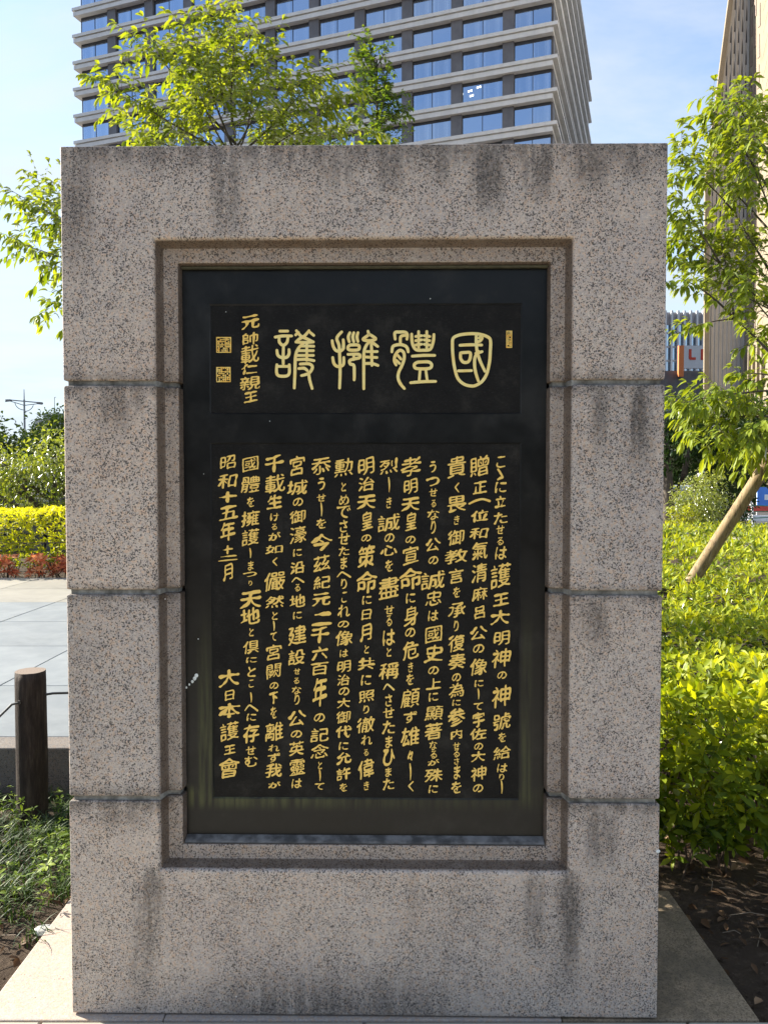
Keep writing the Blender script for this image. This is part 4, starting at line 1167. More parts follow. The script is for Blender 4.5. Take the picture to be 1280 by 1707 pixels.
# stone wall, hill, hillside roof, lamps
def hill():
    rng = random.Random(4); V, Fc = [], []
    xs_ = np.linspace(-260, 40, 90)
    for i, x in enumerate(xs_):
        h = 15 + 9*mnoise.noise(Vector((x*.02, 0, 0))) + 3*mnoise.noise(Vector((x*.15, 1, 0)))
        for j, f in enumerate((0, .5, .85, 1, .7)):
            V.append((x, 330 + j*14 + 4*mnoise.noise(Vector((x*.1, j, 0))), -1 + f*h))
    for i in range(len(xs_)-1):
        for j in range(4): Fc.append((i*5+j, (i+1)*5+j, (i+1)*5+j+1, i*5+j+1))
    o = link('hills', mesh('hills', V, Fc, simple('distant_wooded_hill', (.05, .065, .05), .9, 0, .3, .08, .5, .5), True)); o['kind'] = 'structure'
hill()
def foliage_mass(center, radii, n, size, rng, L, squash=.0, lump=.35, tint=(0.2, .95)):
    """leaves in clumps through the volume of a crown"""
    clumps = []
    for _ in range(max(6, int(n/55))):
        d = rdir(rng); r = rng.random() ** .4
        clumps.append((Vector((d.x*radii[0]*r, d.y*radii[1]*r, d.z*radii[2]*r)), rng.random()))
    for _ in range(n):
        c, tn = rng.choice(clumps)
        q = c + rdir(rng) * (rng.random() ** .5 * lump * min(radii))
        d = (q.normalized()*.6 + rdir(rng)*.9); d.z -= .15
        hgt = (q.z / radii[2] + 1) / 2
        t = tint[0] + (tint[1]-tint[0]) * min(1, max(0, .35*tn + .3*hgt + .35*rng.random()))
        s_ = size * rng.uniform(.65, 1.25)
        L.add(Vector(center) + q, d, rdir(rng, 1.2), s_, s_*.40, t)

wl_ = at(0, 832, 16)
sw = thing('stone_wall', 'low dark rough stone wall behind the yellow hedge at the left', 'stone wall', (-9, 16.3, 0))
M['darkstone'] = simple('dark_rough_stone', (.10, .095, .09), .85, 0, .4, 4, .03, 9)
rng = random.Random(21)
for j in range(3):
    x = -7.0 + (j % 2)*.3
    while x < 8.2:
        w = rng.uniform(.45, .85)
        m = MB(); r_ = lambda s: rng.uniform(-s, s)
        h0, h1 = .1+j*.39, .1+(j+1)*.39-.03
        V8 = [(x+r_(.03), -.25+r_(.05), h0+r_(.03)), (x+w-.04+r_(.03), -.25+r_(.05), h0+r_(.03)), (x+w-.04, .3, h0), (x, .3, h0),
              (x+r_(.03), -.2+r_(.05), h1+r_(.03)), (x+w-.04+r_(.03), -.2+r_(.05), h1+r_(.03)), (x+w-.04, .3, h1), (x, .3, h1)]
        m.add(V8, [(0,3,2,1),(4,5,6,7),(0,1,5,4),(1,2,6,5),(2,3,7,6),(3,0,4,7)])
        m.build('stone', M['darkstone'], sw, bevel=.02); x += w

def street_lamp():
    p = at(43, 790, 70); t0 = at(43, 668, 70).z; tip = at(43, 649, 70).z
    t = thing('street_lamp', 'twin-armed street lamp on a tall pole beyond the trees at the left', 'street lamp', (p.x, 70, 0))
    gm = simple('painted_lamp_metal', (.22, .24, .26), .5, .3)
    m = MB(); m.tube([(0,0,-.05), (0,0,t0*.5), (0,0,t0+.1)], [.13, .10, .08], 8); m.build('pole', gm, t)
    m = MB(); m.tube([(0,0,t0), (0,0,tip)], [.05, .03], 6); m.build('finial', gm, t)
    for s_ in (-1, 1):
        xe = 1.55*s_; dz = -.12*s_ - .0
        m = MB(); m.tube([(0,0,t0-.05), (xe*.85,0,t0-.05+dz)], .055, 6); m.tube([(0,0,t0-.42), (xe*.85,0,t0-.14+dz)], .04, 6); m.build('arm', gm, t)
        m = MB(); m.tube([(s_*.85*math.cos(a), 0, t0-.15+dz*.5-.75*math.sin(a)) for a in np.linspace(.15, 1.5, 8)], .035, 5); m.build('brace', gm, t)
        m = MB()
        m.add([(xe*.78, -.16, t0+dz), (xe*1.05, -.16, t0-.02+dz), (xe*1.08, -.12, t0-.26+dz), (xe*.75, -.12, t0-.2+dz),
               (xe*.78, .16, t0+dz), (xe*1.05, .16, t0-.02+dz), (xe*1.08, .12, t0-.16+dz), (xe*.75, .12, t0-.14+dz)],
              [(0,1,2,3), (7,6,5,4), (0,4,5,1), (1,5,6,2), (2,6,7,3), (3,7,4,0)]); m.build('lamp_head', gm, t)
street_lamp()
p = at(92, 700, 120)
t = thing('lightning_mast', 'thin pale mast on the roof behind the dark trees at the left', 'mast', (p.x, 120, 0))
m = MB(); m.tube([(0,0,0), (0,0,at(92, 662, 120).z)], [.12, .05], 6); m.tube([(0,0,at(92, 662, 120).z-.05), (.25,0,at(92, 662, 120).z)], .05, 5)
m.build('pole', simple('mast_grey', (.4, .42, .44), .5), t)
a, b = at(58, 692, 118), at(125, 692, 118)
t = thing('low_building', 'low pale green-roofed building just showing above the dark trees at the left', 'building', ((a.x+b.x)/2, 118, 0))
m = MB(); m.box(-(b.x-a.x)/2, 8, 0, 12, 0, a.z-.6); m.build('wall', simple('pale_wall', (.42, .45, .44), .7), t)
m = MB(); m.box(-(b.x-a.x)/2+1.6, 8.3, -.3, 12.3, a.z-.598, a.z+.25); m.build('roof', simple('green_grey_roof', (.28, .33, .31), .7), t)

def bush_tree(name, label, cat, base, height, radii, n, size, mat, seed, trunk=True, group=None, lump=.4, tint=(.1, .95), trunk_r=.06, lean=0):
    rng = random.Random(seed)
    t = thing(name, label, cat, base, 0, group)
    c = Vector((lean, 0, height - radii[2]))
    if trunk:
        m = MB()
        m.tube([(0,0,-.1), (lean*.3,.02,c.z*.5), (lean*.8,0,c.z)], [trunk_r, trunk_r*.8, trunk_r*.5], 8)
        for k in range(9):
            a = rng.random()*6.28; e = c + Vector((math.cos(a)*radii[0]*.8, math.sin(a)*radii[1]*.8, rng.uniform(-.3, .8)*radii[2]))
            s_ = Vector((lean*.3, 0, c.z*rng.uniform(.35, .8)))
            m.tube([s_, (s_+e)/2 + Vector((0,0,.1*radii[2])), e], [trunk_r*.45, trunk_r*.28, trunk_r*.08], 6)
        m.build('trunk', M['bark'], t, smooth=True)
    L = Leaves(); foliage_mass(c, radii, n, size, rng, L, lump=lump, tint=tint)
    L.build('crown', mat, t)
    return t
q = at(62, 770, 13.8)
bush_tree('spreading_tree', 'low spreading tree with pale fresh leaves above the yellow hedge at the left', 'tree', (q.x+.3, 13.8, 0), 2.42, (1.75, 1.0, .78), 5600, .100, M['leaf_left'], 5, lump=.42, trunk_r=.09)
q = at(-40, 770, 24)
bush_tree('evergreen_tree', 'dark evergreen tree at the left edge behind the pale-leaved tree', 'tree', (q.x-.2, 24, 0), at(0, 702, 24).z, (1.9, 1.6, 1.6), 6000, .20, M['leaf_dark'], 6, lump=.5, trunk_r=.12)
q = at(95, 740, 40)
bush_tree('evergreen_tree', 'rounded dark evergreen tree under the green-roofed building, beside the monument', 'tree', (q.x+.3, 40, 0), at(90, 690, 40).z, (1.9, 2.0, 1.7), 6000, .26, M['leaf_dark'], 7, lump=.5, trunk_r=.15, tint=(.3, 1))
for k, (px, hpy, Y, lab) in enumerate([(-160, 716, 45, 'dark evergreen tree beyond the left edge of the plaza'), (40, 722, 60, 'low dark evergreen tree under the street lamp'),]):
    q = at(px, 760, Y)
    bush_tree('evergreen_tree', lab, 'tree', (q.x, Y, 0), at(px, hpy, Y).z, (4.5, 3, 2.4), 6000, .38, M['leaf_dark'], 30+k, lump=.5, trunk_r=.2)

# ---- azalea rosettes
def rosette(L, p, axis, rng, size, nl, tint, spread=.62):
    axis = axis.normalized()
    a0 = rng.random()*6.28
    s1 = axis.orthogonal().normalized(); s2 = axis.cross(s1)
    for k in range(nl):
        a = a0 + 2.4*k; e = spread + .45*rng.random() - (.35 if k < 3 else 0)
        d = axis*math.cos(e*1.3) + (s1*math.cos(a) + s2*math.sin(a))*math.sin(e*1.3)
        s_ = size*rng.uniform(.5, 1.28)
        nrm = axis + rdir(rng)*.25
        L.add(p + d*.004 + axis*(.01*k/nl), d, nrm, s_, s_*.33, min(1, max(0, tint + rng.uniform(-.32, .28))))

def near_hedge():
    rng = random.Random(77)
    t = thing('azalea_hedge', 'broad clipped azalea hedge with bright yellow-green tips to the right of the monument', 'hedge', (3.2, 7, 0))
    base = Vector((3.2, 7, 0))
    Ln, Lf, Ld = Leaves(), Leaves(), Leaves()
    def top(x, y):
        h = .70 + .05*mnoise.noise(Vector((x*1.3, y*1.3, 0))) + .035*mnoise.noise(Vector((x*5, y*5, 2))) + .01*min(y-2.7, 8)
        edge = min(y - 2.78 + .13*mnoise.noise(Vector((x*2.2, 7, 1))), (x + .35)*2.0, 1)
        return h * (1 - .55*max(0, 1 - max(edge, 0)/.42)**2)
    def y_front(x): return 2.80 + .10*mnoise.noise(Vector((x*2.1, 0, 5)))
    # top surface
    y = 2.78
    while y < 14.4:
        step = .041 + .0080*(y-2.7) if y < 7 else .072 + .010*(y-7)
        xmax = min(.45*y + 1.2, 6.8)
        xmin = -.32 if y < 3.6 else .3  # unseen strip behind the monument, added to shade the soil at the right
        x = xmin
        while x < xmax:
            xx, yy = x + rng.uniform(-.5, .5)*step, y + rng.uniform(-.5, .5)*step
            if yy > y_front(xx):
                pn = mnoise.noise(Vector((xx*3.3, yy*3.3, 9)))
                z = top(xx, yy) - abs(rng.gauss(0, .032)) - max(0, pn-.1)*.22
                ax = Vector((rng.gauss(0, .38), rng.gauss(-.12, .38), 1))
                tn = .55 + .45*pn*-1 + rng.uniform(-.2, .25)
                if y < 5.2: rosette(Ln, Vector((xx, yy, z))-base, ax, rng, .060, rng.randint(5, 8), tn + .1)
                else: rosette(Lf, Vector((xx, yy, z + rng.gauss(0, .02)))-base, ax, rng, .066 if y < 8 else .095, 6 if y < 8 else 5, tn + .05)
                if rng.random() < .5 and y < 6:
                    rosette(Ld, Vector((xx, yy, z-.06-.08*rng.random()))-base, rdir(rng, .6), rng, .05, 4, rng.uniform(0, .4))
            x += step
        y += step*.9
    # front face
    for _ in range(1250):
        x = rng.uniform(-.3, 5.0) if rng.random() < .55 else rng.uniform(.88, 1.9)
        z = rng.uniform(.12, .72)**.8 if rng.random() < .85 else rng.uniform(.08, .3)
        z = min(z, .72)
        y = y_front(x) + .30*(.5 - z)**2 + .16*max(0, .38-z) + rng.uniform(-.03, .12)
        ax = Vector((rng.gauss(-.1, .5), -0.75 + rng.gauss(0, .3), .55 + rng.gauss(0, .25)))
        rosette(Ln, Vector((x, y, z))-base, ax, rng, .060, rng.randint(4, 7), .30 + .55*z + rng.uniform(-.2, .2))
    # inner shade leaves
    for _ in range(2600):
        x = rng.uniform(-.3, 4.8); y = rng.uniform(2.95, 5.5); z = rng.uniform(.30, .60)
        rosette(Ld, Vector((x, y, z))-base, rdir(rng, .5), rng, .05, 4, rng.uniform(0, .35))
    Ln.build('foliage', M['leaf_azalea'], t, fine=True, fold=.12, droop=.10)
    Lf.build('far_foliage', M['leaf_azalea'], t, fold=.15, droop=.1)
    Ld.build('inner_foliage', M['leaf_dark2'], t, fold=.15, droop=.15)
    m = MB()
    for _ in range(420):
        x = rng.uniform(.88, 3.6); y = rng.uniform(2.92, 3.9); z1 = rng.uniform(.35, .62)
        a, b = rng.gauss(0, .10), rng.gauss(-.03, .08)
        p0 = Vector((x, y, -.05)); p2 = Vector((x+a, y+b, z1))
        m.tube([p0-base, (p0+p2)/2 + Vector((rng.gauss(0, .03), rng.gauss(0, .03), 0)) - base, p2-base], [.0045, .0035, .0018], 5, cap=False)
    tag(m.build('stem', M['twig'], t), kind='stuff')
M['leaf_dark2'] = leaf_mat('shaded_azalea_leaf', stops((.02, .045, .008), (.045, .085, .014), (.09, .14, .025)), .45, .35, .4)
near_hedge()

def left_hedge():
    rng = random.Random(5)
    t = thing('azalea_hedge', 'bright yellow clipped hedge across the far side of the paving at the left', 'hedge', (-4, 12, .0))
    base = Vector((-4, 12, 0)); L = Leaves()
    y0 = 11.15
    for _ in range(7200):
        x = rng.uniform(-9.5, 1.5)
        if rng.random() < .62:
            z = (.26 + .10*mnoise.noise(Vector((x*2.3, 4, 0)))) + .82*rng.random(); y = y0 + .5*max(0, z-.75)**1.3 + .25*max(0, .45-z) + rng.uniform(-.05, .12) + .28*mnoise.noise(Vector((x*1.9, z*2.4, 0)))
            ax = Vector((rng.gauss(0, .4), -.7, .7)); tn = .15 + .8*(z-.25)
        else:
            y = y0 + .2 + 1.7*rng.random(); z = 1.08 + .09*mnoise.noise(Vector((x*1.7, y*1.7, 0))); ax = Vector((rng.gauss(0, .4), rng.gauss(0, .4), 1)); tn = .85
        rosette(L, Vector((x, y, z))-base, ax, rng, .075, 5, tn + rng.uniform(-.2, .2))
    L.build('foliage', M['leaf_yellow'], t, fold=.15, droop=.1)
    m = MB()
    for k in range(60):
        x = -9.4 + k*.18; m.tube([(x+4, -.7, 0), (x+4+rng.gauss(0, .05), -.6, .7)], .008, 5)
    tag(m.build('stem', M['twig'], t), kind='stuff')
    w = thing('guard_wire', 'thin wire stretched low across the front of the yellow hedge', 'wire', (-4, 11.05, 0))
    m = MB(); zz = at(50, 903, 11.05).z
    m.tube([(x, 0, zz+.02*math.sin(x*.9)) for x in np.linspace(-6, 5.5, 30)], .006, 5); m.build('wire', M['twig'], w)
left_hedge()
reds = [(-28, 'leftmost'), (10, ''), (68, ''), (108, ''), (140, '')]
rlab = ['orange-red nandina bush just beyond the left edge of the yellow hedge front', 'small coppery red nandina bush at the left edge of the picture under the yellow hedge',
        'orange-red nandina bush in the middle of the row under the yellow hedge', 'deeper red nandina bush touching the left side of the monument',
        'red nandina bush in the row hidden behind the monument']
for k, (px, _) in enumerate(reds):
    rng = random.Random(60+k); q = at(px, 960, 10.95)
    t = thing('nandina_bush', rlab[k], 'shrub', (q.x, 10.98, .0), 0, 'red nandina bushes along the yellow hedge')
    L = Leaves()
    for _ in range(34 if k != 3 else 40):
        a = rng.random()*6.28; r_ = .185*rng.random()**.5
        p = Vector((math.cos(a)*r_*.95, math.sin(a)*r_*.4 - .08, .22 + .30*rng.random()*(1-r_*1.2)))
        rosette(L, p, Vector((math.cos(a)*.6, math.sin(a)*.6-.3, .8)), rng, .105, 6, rng.uniform(.3, 1) - (.2 if k == 3 else 0), .8)
    L.build('foliage', M['leaf_red'], t, fold=.1, droop=.2)
    m = MB()
    for _ in range(8): m.tube([(rng.gauss(0, .05), 0, 0), (rng.gauss(0, .14), rng.gauss(0, .05)-.05, .4)], .006, 5)
    tag(m.build('stem', M['twig'], t), kind='stuff')
# planting bed behind the paving
m = MB(); m.box(-14, 8, 10.80, 18, -.1, .12)
o = m.build('planting_bed', M['soil']); o['kind'] = 'structure'

# ================================================================== LEFT FOREGROUND: post, wire, grass
M['postbark'] = None
def post_mat():
    t = NT('tarred_log_bark')
    f = t.noise(1, 6, .7, t.scaled(42, 42, 6)); g = t.noise(90, 4)
    col = t.ramp(f, [(.3, (.012, .008, .007)), (.5, (.036, .025, .020)), (.72, (.085, .064, .05))])
    t.principled(col, .8, 0, t.bump(t.math('ADD', f, t.math('MULTIPLY', g, .3)), 1, .008), .3)
    return t.mat
M['postbark'] = post_mat()
def post_top():
    t = NT('cut_log_end')
    v = t.node('ShaderNodeTexWave', wave_type='RINGS', rings_direction='Z'); t.l.new(t.co, v.inputs[0]); v.inputs['Scale'].default_value = 26; v.inputs['Distortion'].default_value = 3
    col = t.mix(t.math('MULTIPLY', v.outputs['Fac'], .35), (.24, .19, .155), (.13, .09, .07))
    t.principled(col, .85, 0, None, .2); return t.mat
M['cutwood'] = post_top()
pb = on_z(44, 1368, -.02); PY = pb.y
pt_z = at(44, 1124, PY).z
rad = (at(69, 1200, PY).x - at(19.5, 1200, PY).x)/2
post = thing('log_post', 'short dark round timber post with a pale cut top beside the paving at the left', 'post', (pb.x, PY+rad, -.03))
V, Fc = [], []
seg = 28; zs = np.linspace(-.15, pt_z+.03, 22)
for j, z in enumerate(zs):
    for k in range(seg):
        a = 2*math.pi*k/seg
        r_ = rad*(1 + .05*mnoise.noise(Vector((math.cos(a)*2, math.sin(a)*2, z*2))) + .03*mnoise.noise(Vector((math.cos(a)*6, math.sin(a)*6, z*3))))
        if j == len(zs)-1: r_ *= .985
        V.append((r_*math.cos(a), r_*math.sin(a), z))
for j in range(len(zs)-1):
    for k in range(seg): Fc.append((j*seg+k, j*seg+(k+1) % seg, (j+1)*seg+(k+1) % seg, (j+1)*seg+k))
fm = [0]*len(Fc); Fc.append(tuple((len(zs)-1)*seg+k for k in range(seg))); fm.append(1)
link('log', mesh('log', V, Fc, [M['postbark'], M['cutwood']], True, fm), post).data.polygons[-1].use_smooth = False
m = MB(); hz = at(32, 1171, PY).z + .03
m.tube([(-.022, -rad-.004, hz), (-.022, -rad+.02, hz)], .0085, 12); m.build('drill_hole', M['slot'], post)
M['wire'] = simple('dark_rubber_wire', (.05, .048, .048), .55)
w = thing('rope_wire', 'dark wire threaded through the log post and running behind the monument', 'wire', (pb.x, PY+rad, .5))
m = MB(); z0 = hz - .53
pl_ = at(-60, 1207, PY-.05)
m.tube([(-.022, -rad-.001, z0), (-.05, -rad-.012, z0-.006), (pl_.x-pb.x+.12, -rad-.03, pl_.z-.53+.028), (pl_.x-pb.x-.4, -rad-.05, pl_.z-.53-.06)], .0055, 8)
pr0 = at(69, 1159, PY+rad); pr1 = at(118, 1155, PY+rad+.05)
m.tube([(.03, .0, pr0.z-.50-.0), (pr0.x-pb.x, 0, pr0.z-.5), (pr0.x-pb.x+.05, .01, pr0.z-.5+.006), (pr1.x-pb.x, .05, pr1.z-.5), (pr1.x-pb.x+1.2, .1, pr1.z-.5-.02)], .0055, 8)
m.build('wire', M['wire'], w)

def ground_cover():
    rng = random.Random(9)
    G_, Wd, Lt = Leaves(), Leaves(), Leaves()
    V, Fc, tint = [], [], []
    def blade(p, a, ln, bend, w, t):
        b = len(V); d = Vector((math.cos(a), math.sin(a), 0)); s_ = Vector((-math.sin(a), math.cos(a), 0))
        k = 4
        for i in range(k+1):
            f = i/k; q = p + d*(ln*bend*f*f) + Vector((0, 0, ln*(f - .55*bend*f*f)))
            ww = w*(1-f**2.2)*.5
            V.append(q - s_*ww); V.append(q + s_*ww); tint.extend((t, t))
        for i in range(k): Fc.append((b+2*i, b+2*i+1, b+2*i+3, b+2*i+2))
    for _ in range(520):
        x = rng.uniform(-2.9, -.86); y = rng.uniform(2.35, 3.72)
        if x > -1.16 and y < 2.85: continue
        if y < 2.75 + .2*mnoise.noise(Vector((x*3, 0, 0))) and rng.random() < .85 - .0*x: continue
        t0 = rng.uniform(.1, .6)
        for _k in range(rng.randint(14, 26)):
            p = Vector((x + rng.gauss(0, .028), y + rng.gauss(0, .028), soil_height(x, y)))
            blade(p, rng.random()*6.28, rng.uniform(.055, .14), rng.uniform(.45, 1.2), rng.uniform(.0035, .006), min(1, max(0, t0+rng.uniform(-.3, .4))))
    me = mesh('mondo_grass', V, Fc, M['grass'], True)
    a = me.attributes.new('tint', 'FLOAT', 'POINT'); a.data.foreach_set('value', tint)
    o = link('mondo_grass', me); tag(o, 'clumps of dark mondo grass round the foot of the log post', 'grass', kind='stuff')
    for _ in range(300):
        x = rng.uniform(-2.6, -.9); y = rng.uniform(2.55, 3.6)
        if x > -1.2 and y < 2.9: continue
        h = rng.uniform(.04, .16); p = Vector((x, y, soil_height(x, y)+h))
        for lv in range(3):
            rosette(Wd, p - Vector((0, 0, h*.3*lv)), Vector((rng.gauss(0, .2), rng.gauss(0, .2), 1)), rng, rng.uniform(.018, .036), 6, rng.uniform(.2, .9), .85)
    o = Wd.build('weeds', M['weed'], None, fine=True, fold=.1, droop=.25); tag(o, 'bright green leafy weeds among the mondo grass at the left', 'weeds')
    # dry leaves on the soil
    for _ in range(2400):
        if rng.random() < .75: x, y = rng.uniform(.95, 3.2), rng.uniform(1.2, 3.6)
        else: x, y = rng.uniform(-2.8, -1.14), rng.uniform(1.6, 3.7)
        if -1.14 < x < 1.07 and y < 2.82: continue
        if x > 0 and y < 2.5 and rng.random() < .6: continue
        if abs(x) < 6 and y < 2.1: continue
        s_ = rng.uniform(.02, .055)
        Lt.add((x, y, soil_height(x, y)+.004+.012*rng.random()), (rng.gauss(0, 1), rng.gauss(0, 1), rng.gauss(.05, .22)), rdir(rng, 2.2), s_, s_*rng.uniform(.3, .6), rng.random()**1.6)
    o = Lt.build('fallen_leaves', M['litter'], None, fine=True, fold=.3, droop=-.1); tag(o, 'brown dead leaves scattered on the dark soil either side of the monument', 'leaf litter')
    # twigs
    m = MB()
    for _ in range(90):
        x, y = (rng.uniform(1.1, 2.6), rng.uniform(2.0, 3.2)) if rng.random() < .6 else (rng.uniform(-2.4, -1.18), rng.uniform(2.1, 3.2))
        a = rng.random()*6.28; l_ = rng.uniform(.04, .14); z = soil_height(x, y)+.008
        m.tube([(x, y, z), (x+math.cos(a)*l_*.5+.01, y+math.sin(a)*l_*.5, z+.012), (x+math.cos(a)*l_, y+math.sin(a)*l_, z+.004)], .0014, 4)
    tag(m.build('fallen_twigs', simple('dry_twig', (.26, .20, .14), .8)), 'thin dry twigs lying on the dark soil beside the slab', 'twigs', kind='stuff')
    # clods
    m = MB()
    for _ in range(700):
        x, y = (rng.uniform(1.08, 2.8), rng.uniform(1.9, 3.3)) if rng.random() < .6 else (rng.uniform(-2.6, -1.16), rng.uniform(1.9, 3.2))
        r_ = rng.uniform(.003, .012); z = soil_height(x, y)
        m.add([(x+r_*rng.uniform(.6, 1.3), y, z), (x, y+r_, z), (x-r_*rng.uniform(.6, 1.3), y, z), (x, y-r_, z), (x, y, z+r_*rng.uniform(.5, 1.1))], [(0,1,4), (1,2,4), (2,3,4), (3,0,4)])
    tag(m.build('soil_crumbs', M['soil']), 'small crumbs of earth on the bare soil beside the slab', 'soil', kind='stuff')
ground_cover()
# pale pebble by the slab
def pebble():
    q = on_z(76, 1542, .0)
    bm = bmesh.new(); bmesh.ops.create_icosphere(bm, subdivisions=3, radius=.03)
    for v in bm.verts:
        v.co *= 1 + .25*mnoise.noise(v.co*30); v.co.z *= .35; v.co.x *= 1.2
    me = bpy.data.meshes.new('pebble'); bm.to_mesh(me); bm.free(); me.materials.append(simple('pale_stone', (.42, .42, .40), .7))
    me.polygons.foreach_set('use_smooth', [True]*len(me.polygons))
    o = link('pebble', me, None, (q.x-.005, q.y, soil_height(q.x, q.y)+.012)); tag(o, 'flat pale pebble on the soil beside the left edge of the slab', 'stone')
pebble()

# ================================================================== YOUNG TREES NEAR THE MONUMENT
def bez(a, b, bend, n=7):
    a, b = Vector(a), Vector(b); m_ = (a+b)/2 + Vector(bend)
    return [a*(1-t)**2 + m_*2*t*(1-t) + b*t*t for t in [i/(n-1) for i in range(n)]]
def shoot_leaves(L, path, rng, size, gap, tint, hang=.5, wr=.42):
    """alternate leaves along a shoot, hanging a little"""
    acc = 0; side = 1
    for i in range(len(path)-1):
        a, b = path[i], path[i+1]; seg = (b-a).length; d = (b-a).normalized()
        k = acc
        while k < seg:
            p = a + d*k
            h = d.cross(Vector((0, 0, 1)))
            if h.length < .1: h = Vector((1, 0, 0))
            h.normalize()
            ld = d*.55 + h*side*rng.uniform(.6, 1.1) + Vector((0, 0, -hang*rng.random())) + rdir(rng)*.25
            s_ = size*rng.uniform(.45, 1.3)
            L.add(p, ld, Vector((0, 0, 1)) + rdir(rng)*.55, s_, s_*wr*.5, min(1, max(0, tint+rng.uniform(-.35, .35))))
            side = -side; k += gap*rng.uniform(.6, 1.4)
        acc = k - seg
    d = (path[-1]-path[-2]).normalized()
    for _ in range(3): L.add(path[-1], d + rdir(rng)*.5 - Vector((0, 0, .3)), Vector((0, 0, 1)) + rdir(rng)*.4, size, size*wr*.5, min(1, tint+.3))
def leafy_limb(m, L, rng, path, r0, r1, nshoots, slen, size, gap, tmin=.25, hang=.5, up=.15, tint=.55, wr=.42):
    n = len(path)
    m.tube(path, [r0 + (r1-r0)*i/(n-1) for i in range(n)], 7)
    for s_ in range(nshoots):
        f = tmin + (1-tmin)*(s_+rng.random())/nshoots
        i = min(int(f*(n-1)), n-2); p = path[i].lerp(path[i+1], f*(n-1)-i)
        d = (path[i+1]-path[i]).normalized()
        o = d.cross(rdir(rng)).normalized()
        e = p + (d*rng.uniform(.3, .9) + o*rng.uniform(.5, 1) + Vector((0, 0, up))).normalized()*slen*rng.uniform(.5, 1.15)
        sp = bez(p, e, Vector((0, 0, .08*slen)) + rdir(rng)*.06*slen, 5)
        rr = max(.0012, (r0+(r1-r0)*f)*.38)
        m.tube(sp, [rr, rr*.8, rr*.6, rr*.45, .0010], 5)
        shoot_leaves(L, sp[1:], rng, size, gap, tint + .25*mnoise.noise(e*1.5), hang, wr)
        if rng.random() < .6:
            q = sp[2]; e2 = q + (d*.5 + rdir(rng)*.8).normalized()*slen*.5
            s2 = bez(q, e2, rdir(rng)*.04*slen, 4); m.tube(s2, [rr*.5, rr*.4, rr*.3, .001], 4)
            shoot_leaves(L, s2, rng, size, gap, tint, hang, wr)
    shoot_leaves(L, path[int(n*.6):], rng, size, gap, tint, hang, wr)

def tree_center():
    rng = random.Random(101)
    Y = 6.2
    t = thing('young_cherry_tree', 'young tree with fresh yellow-green leaves rising behind the left half of the monument', 'tree', (at(400, 800, Y).x, Y, 0))
    b = t.location.copy(); m, L = MB(), Leaves()
    fork = at(395, 420, Y) - b
    m.tube([(0, 0, -.1), (.03, .02, 1.0), (0, 0, 1.9), fork], [.055, .045, .036, .026], 10)
    limbs = [ # (from px, to px, dY, r0, shoots, shoot length)
     ((395, 420), (392, 210), 0, .020, 6, .40), ((390, 250), (322, 60), -.1, .011, 12, .34), ((388, 210), (398, 28), .25, .012, 13, .34), ((375, 190), (345, 34), .1, .007, 8, .26),
     ((393, 240), (250, 78), .1, .012, 13, .36), ((388, 260), (172, 128), -.2, .010, 10, .30), ((385, 280), (195, 205), .3, .010, 9, .34), ((392, 250), (455, 90), .3, .009, 10, .34),
     ((395, 260), (520, 130), .1, .010, 12, .36), ((396, 280), (560, 170), -.2, .009, 10, .30), ((396, 300), (600, 215), .2, .009, 10, .34), ((390, 280), (300, 170), .4, .009, 9, .34),
     ((390, 300), (230, 240), -.3, .008, 8, .3), ((396, 300), (470, 200), .5, .009, 9, .36), ((396, 330), (540, 250), -.4, .008, 8, .3), ((380, 250), (330, 140), -.35, .008, 9, .3),
     ((392, 260), (420, 150), -.4, .008, 9, .3)]
    for (p0, p1, dy, r0, ns, sl_) in limbs:
        a = at(*p0, Y) - b; e = at(*p1, Y+dy) - b
        leafy_limb(m, L, rng, bez(a, e, Vector((rng.uniform(-.08, .08), 0, -.06)), 8), r0, .002, int(ns*1.95), sl_*1.0, .072, .027, .30, .6, .12, .6, .85)
    # the low limb that shows at the left of the monument
    for (p0, p1, dy, ns) in [((385, 560), (20, 318), -.3, 15), ((300, 520), (30, 405), -.5, 11), ((330, 560), (60, 430), .1, 9), ((330, 560), (88, 505), -.2, 9), ((260, 450), (85, 300), .2, 10), ((280, 480), (75, 350), -.1, 9)]:
        a = at(*p0, Y) - b; e = at(*p1, Y+dy) - b
        leafy_limb(m, L, rng, bez(a, e, Vector((0, 0, .08)), 8), .009, .002, int(ns*1.4), .30, .074, .030, .5, .7, .05, .45, .85)
    m.build('trunk', M['bark'], t, smooth=True)
    L.build('crown', M['leaf_cherry'], t, fine=True, fold=.22, droop=.38)
tree_center()

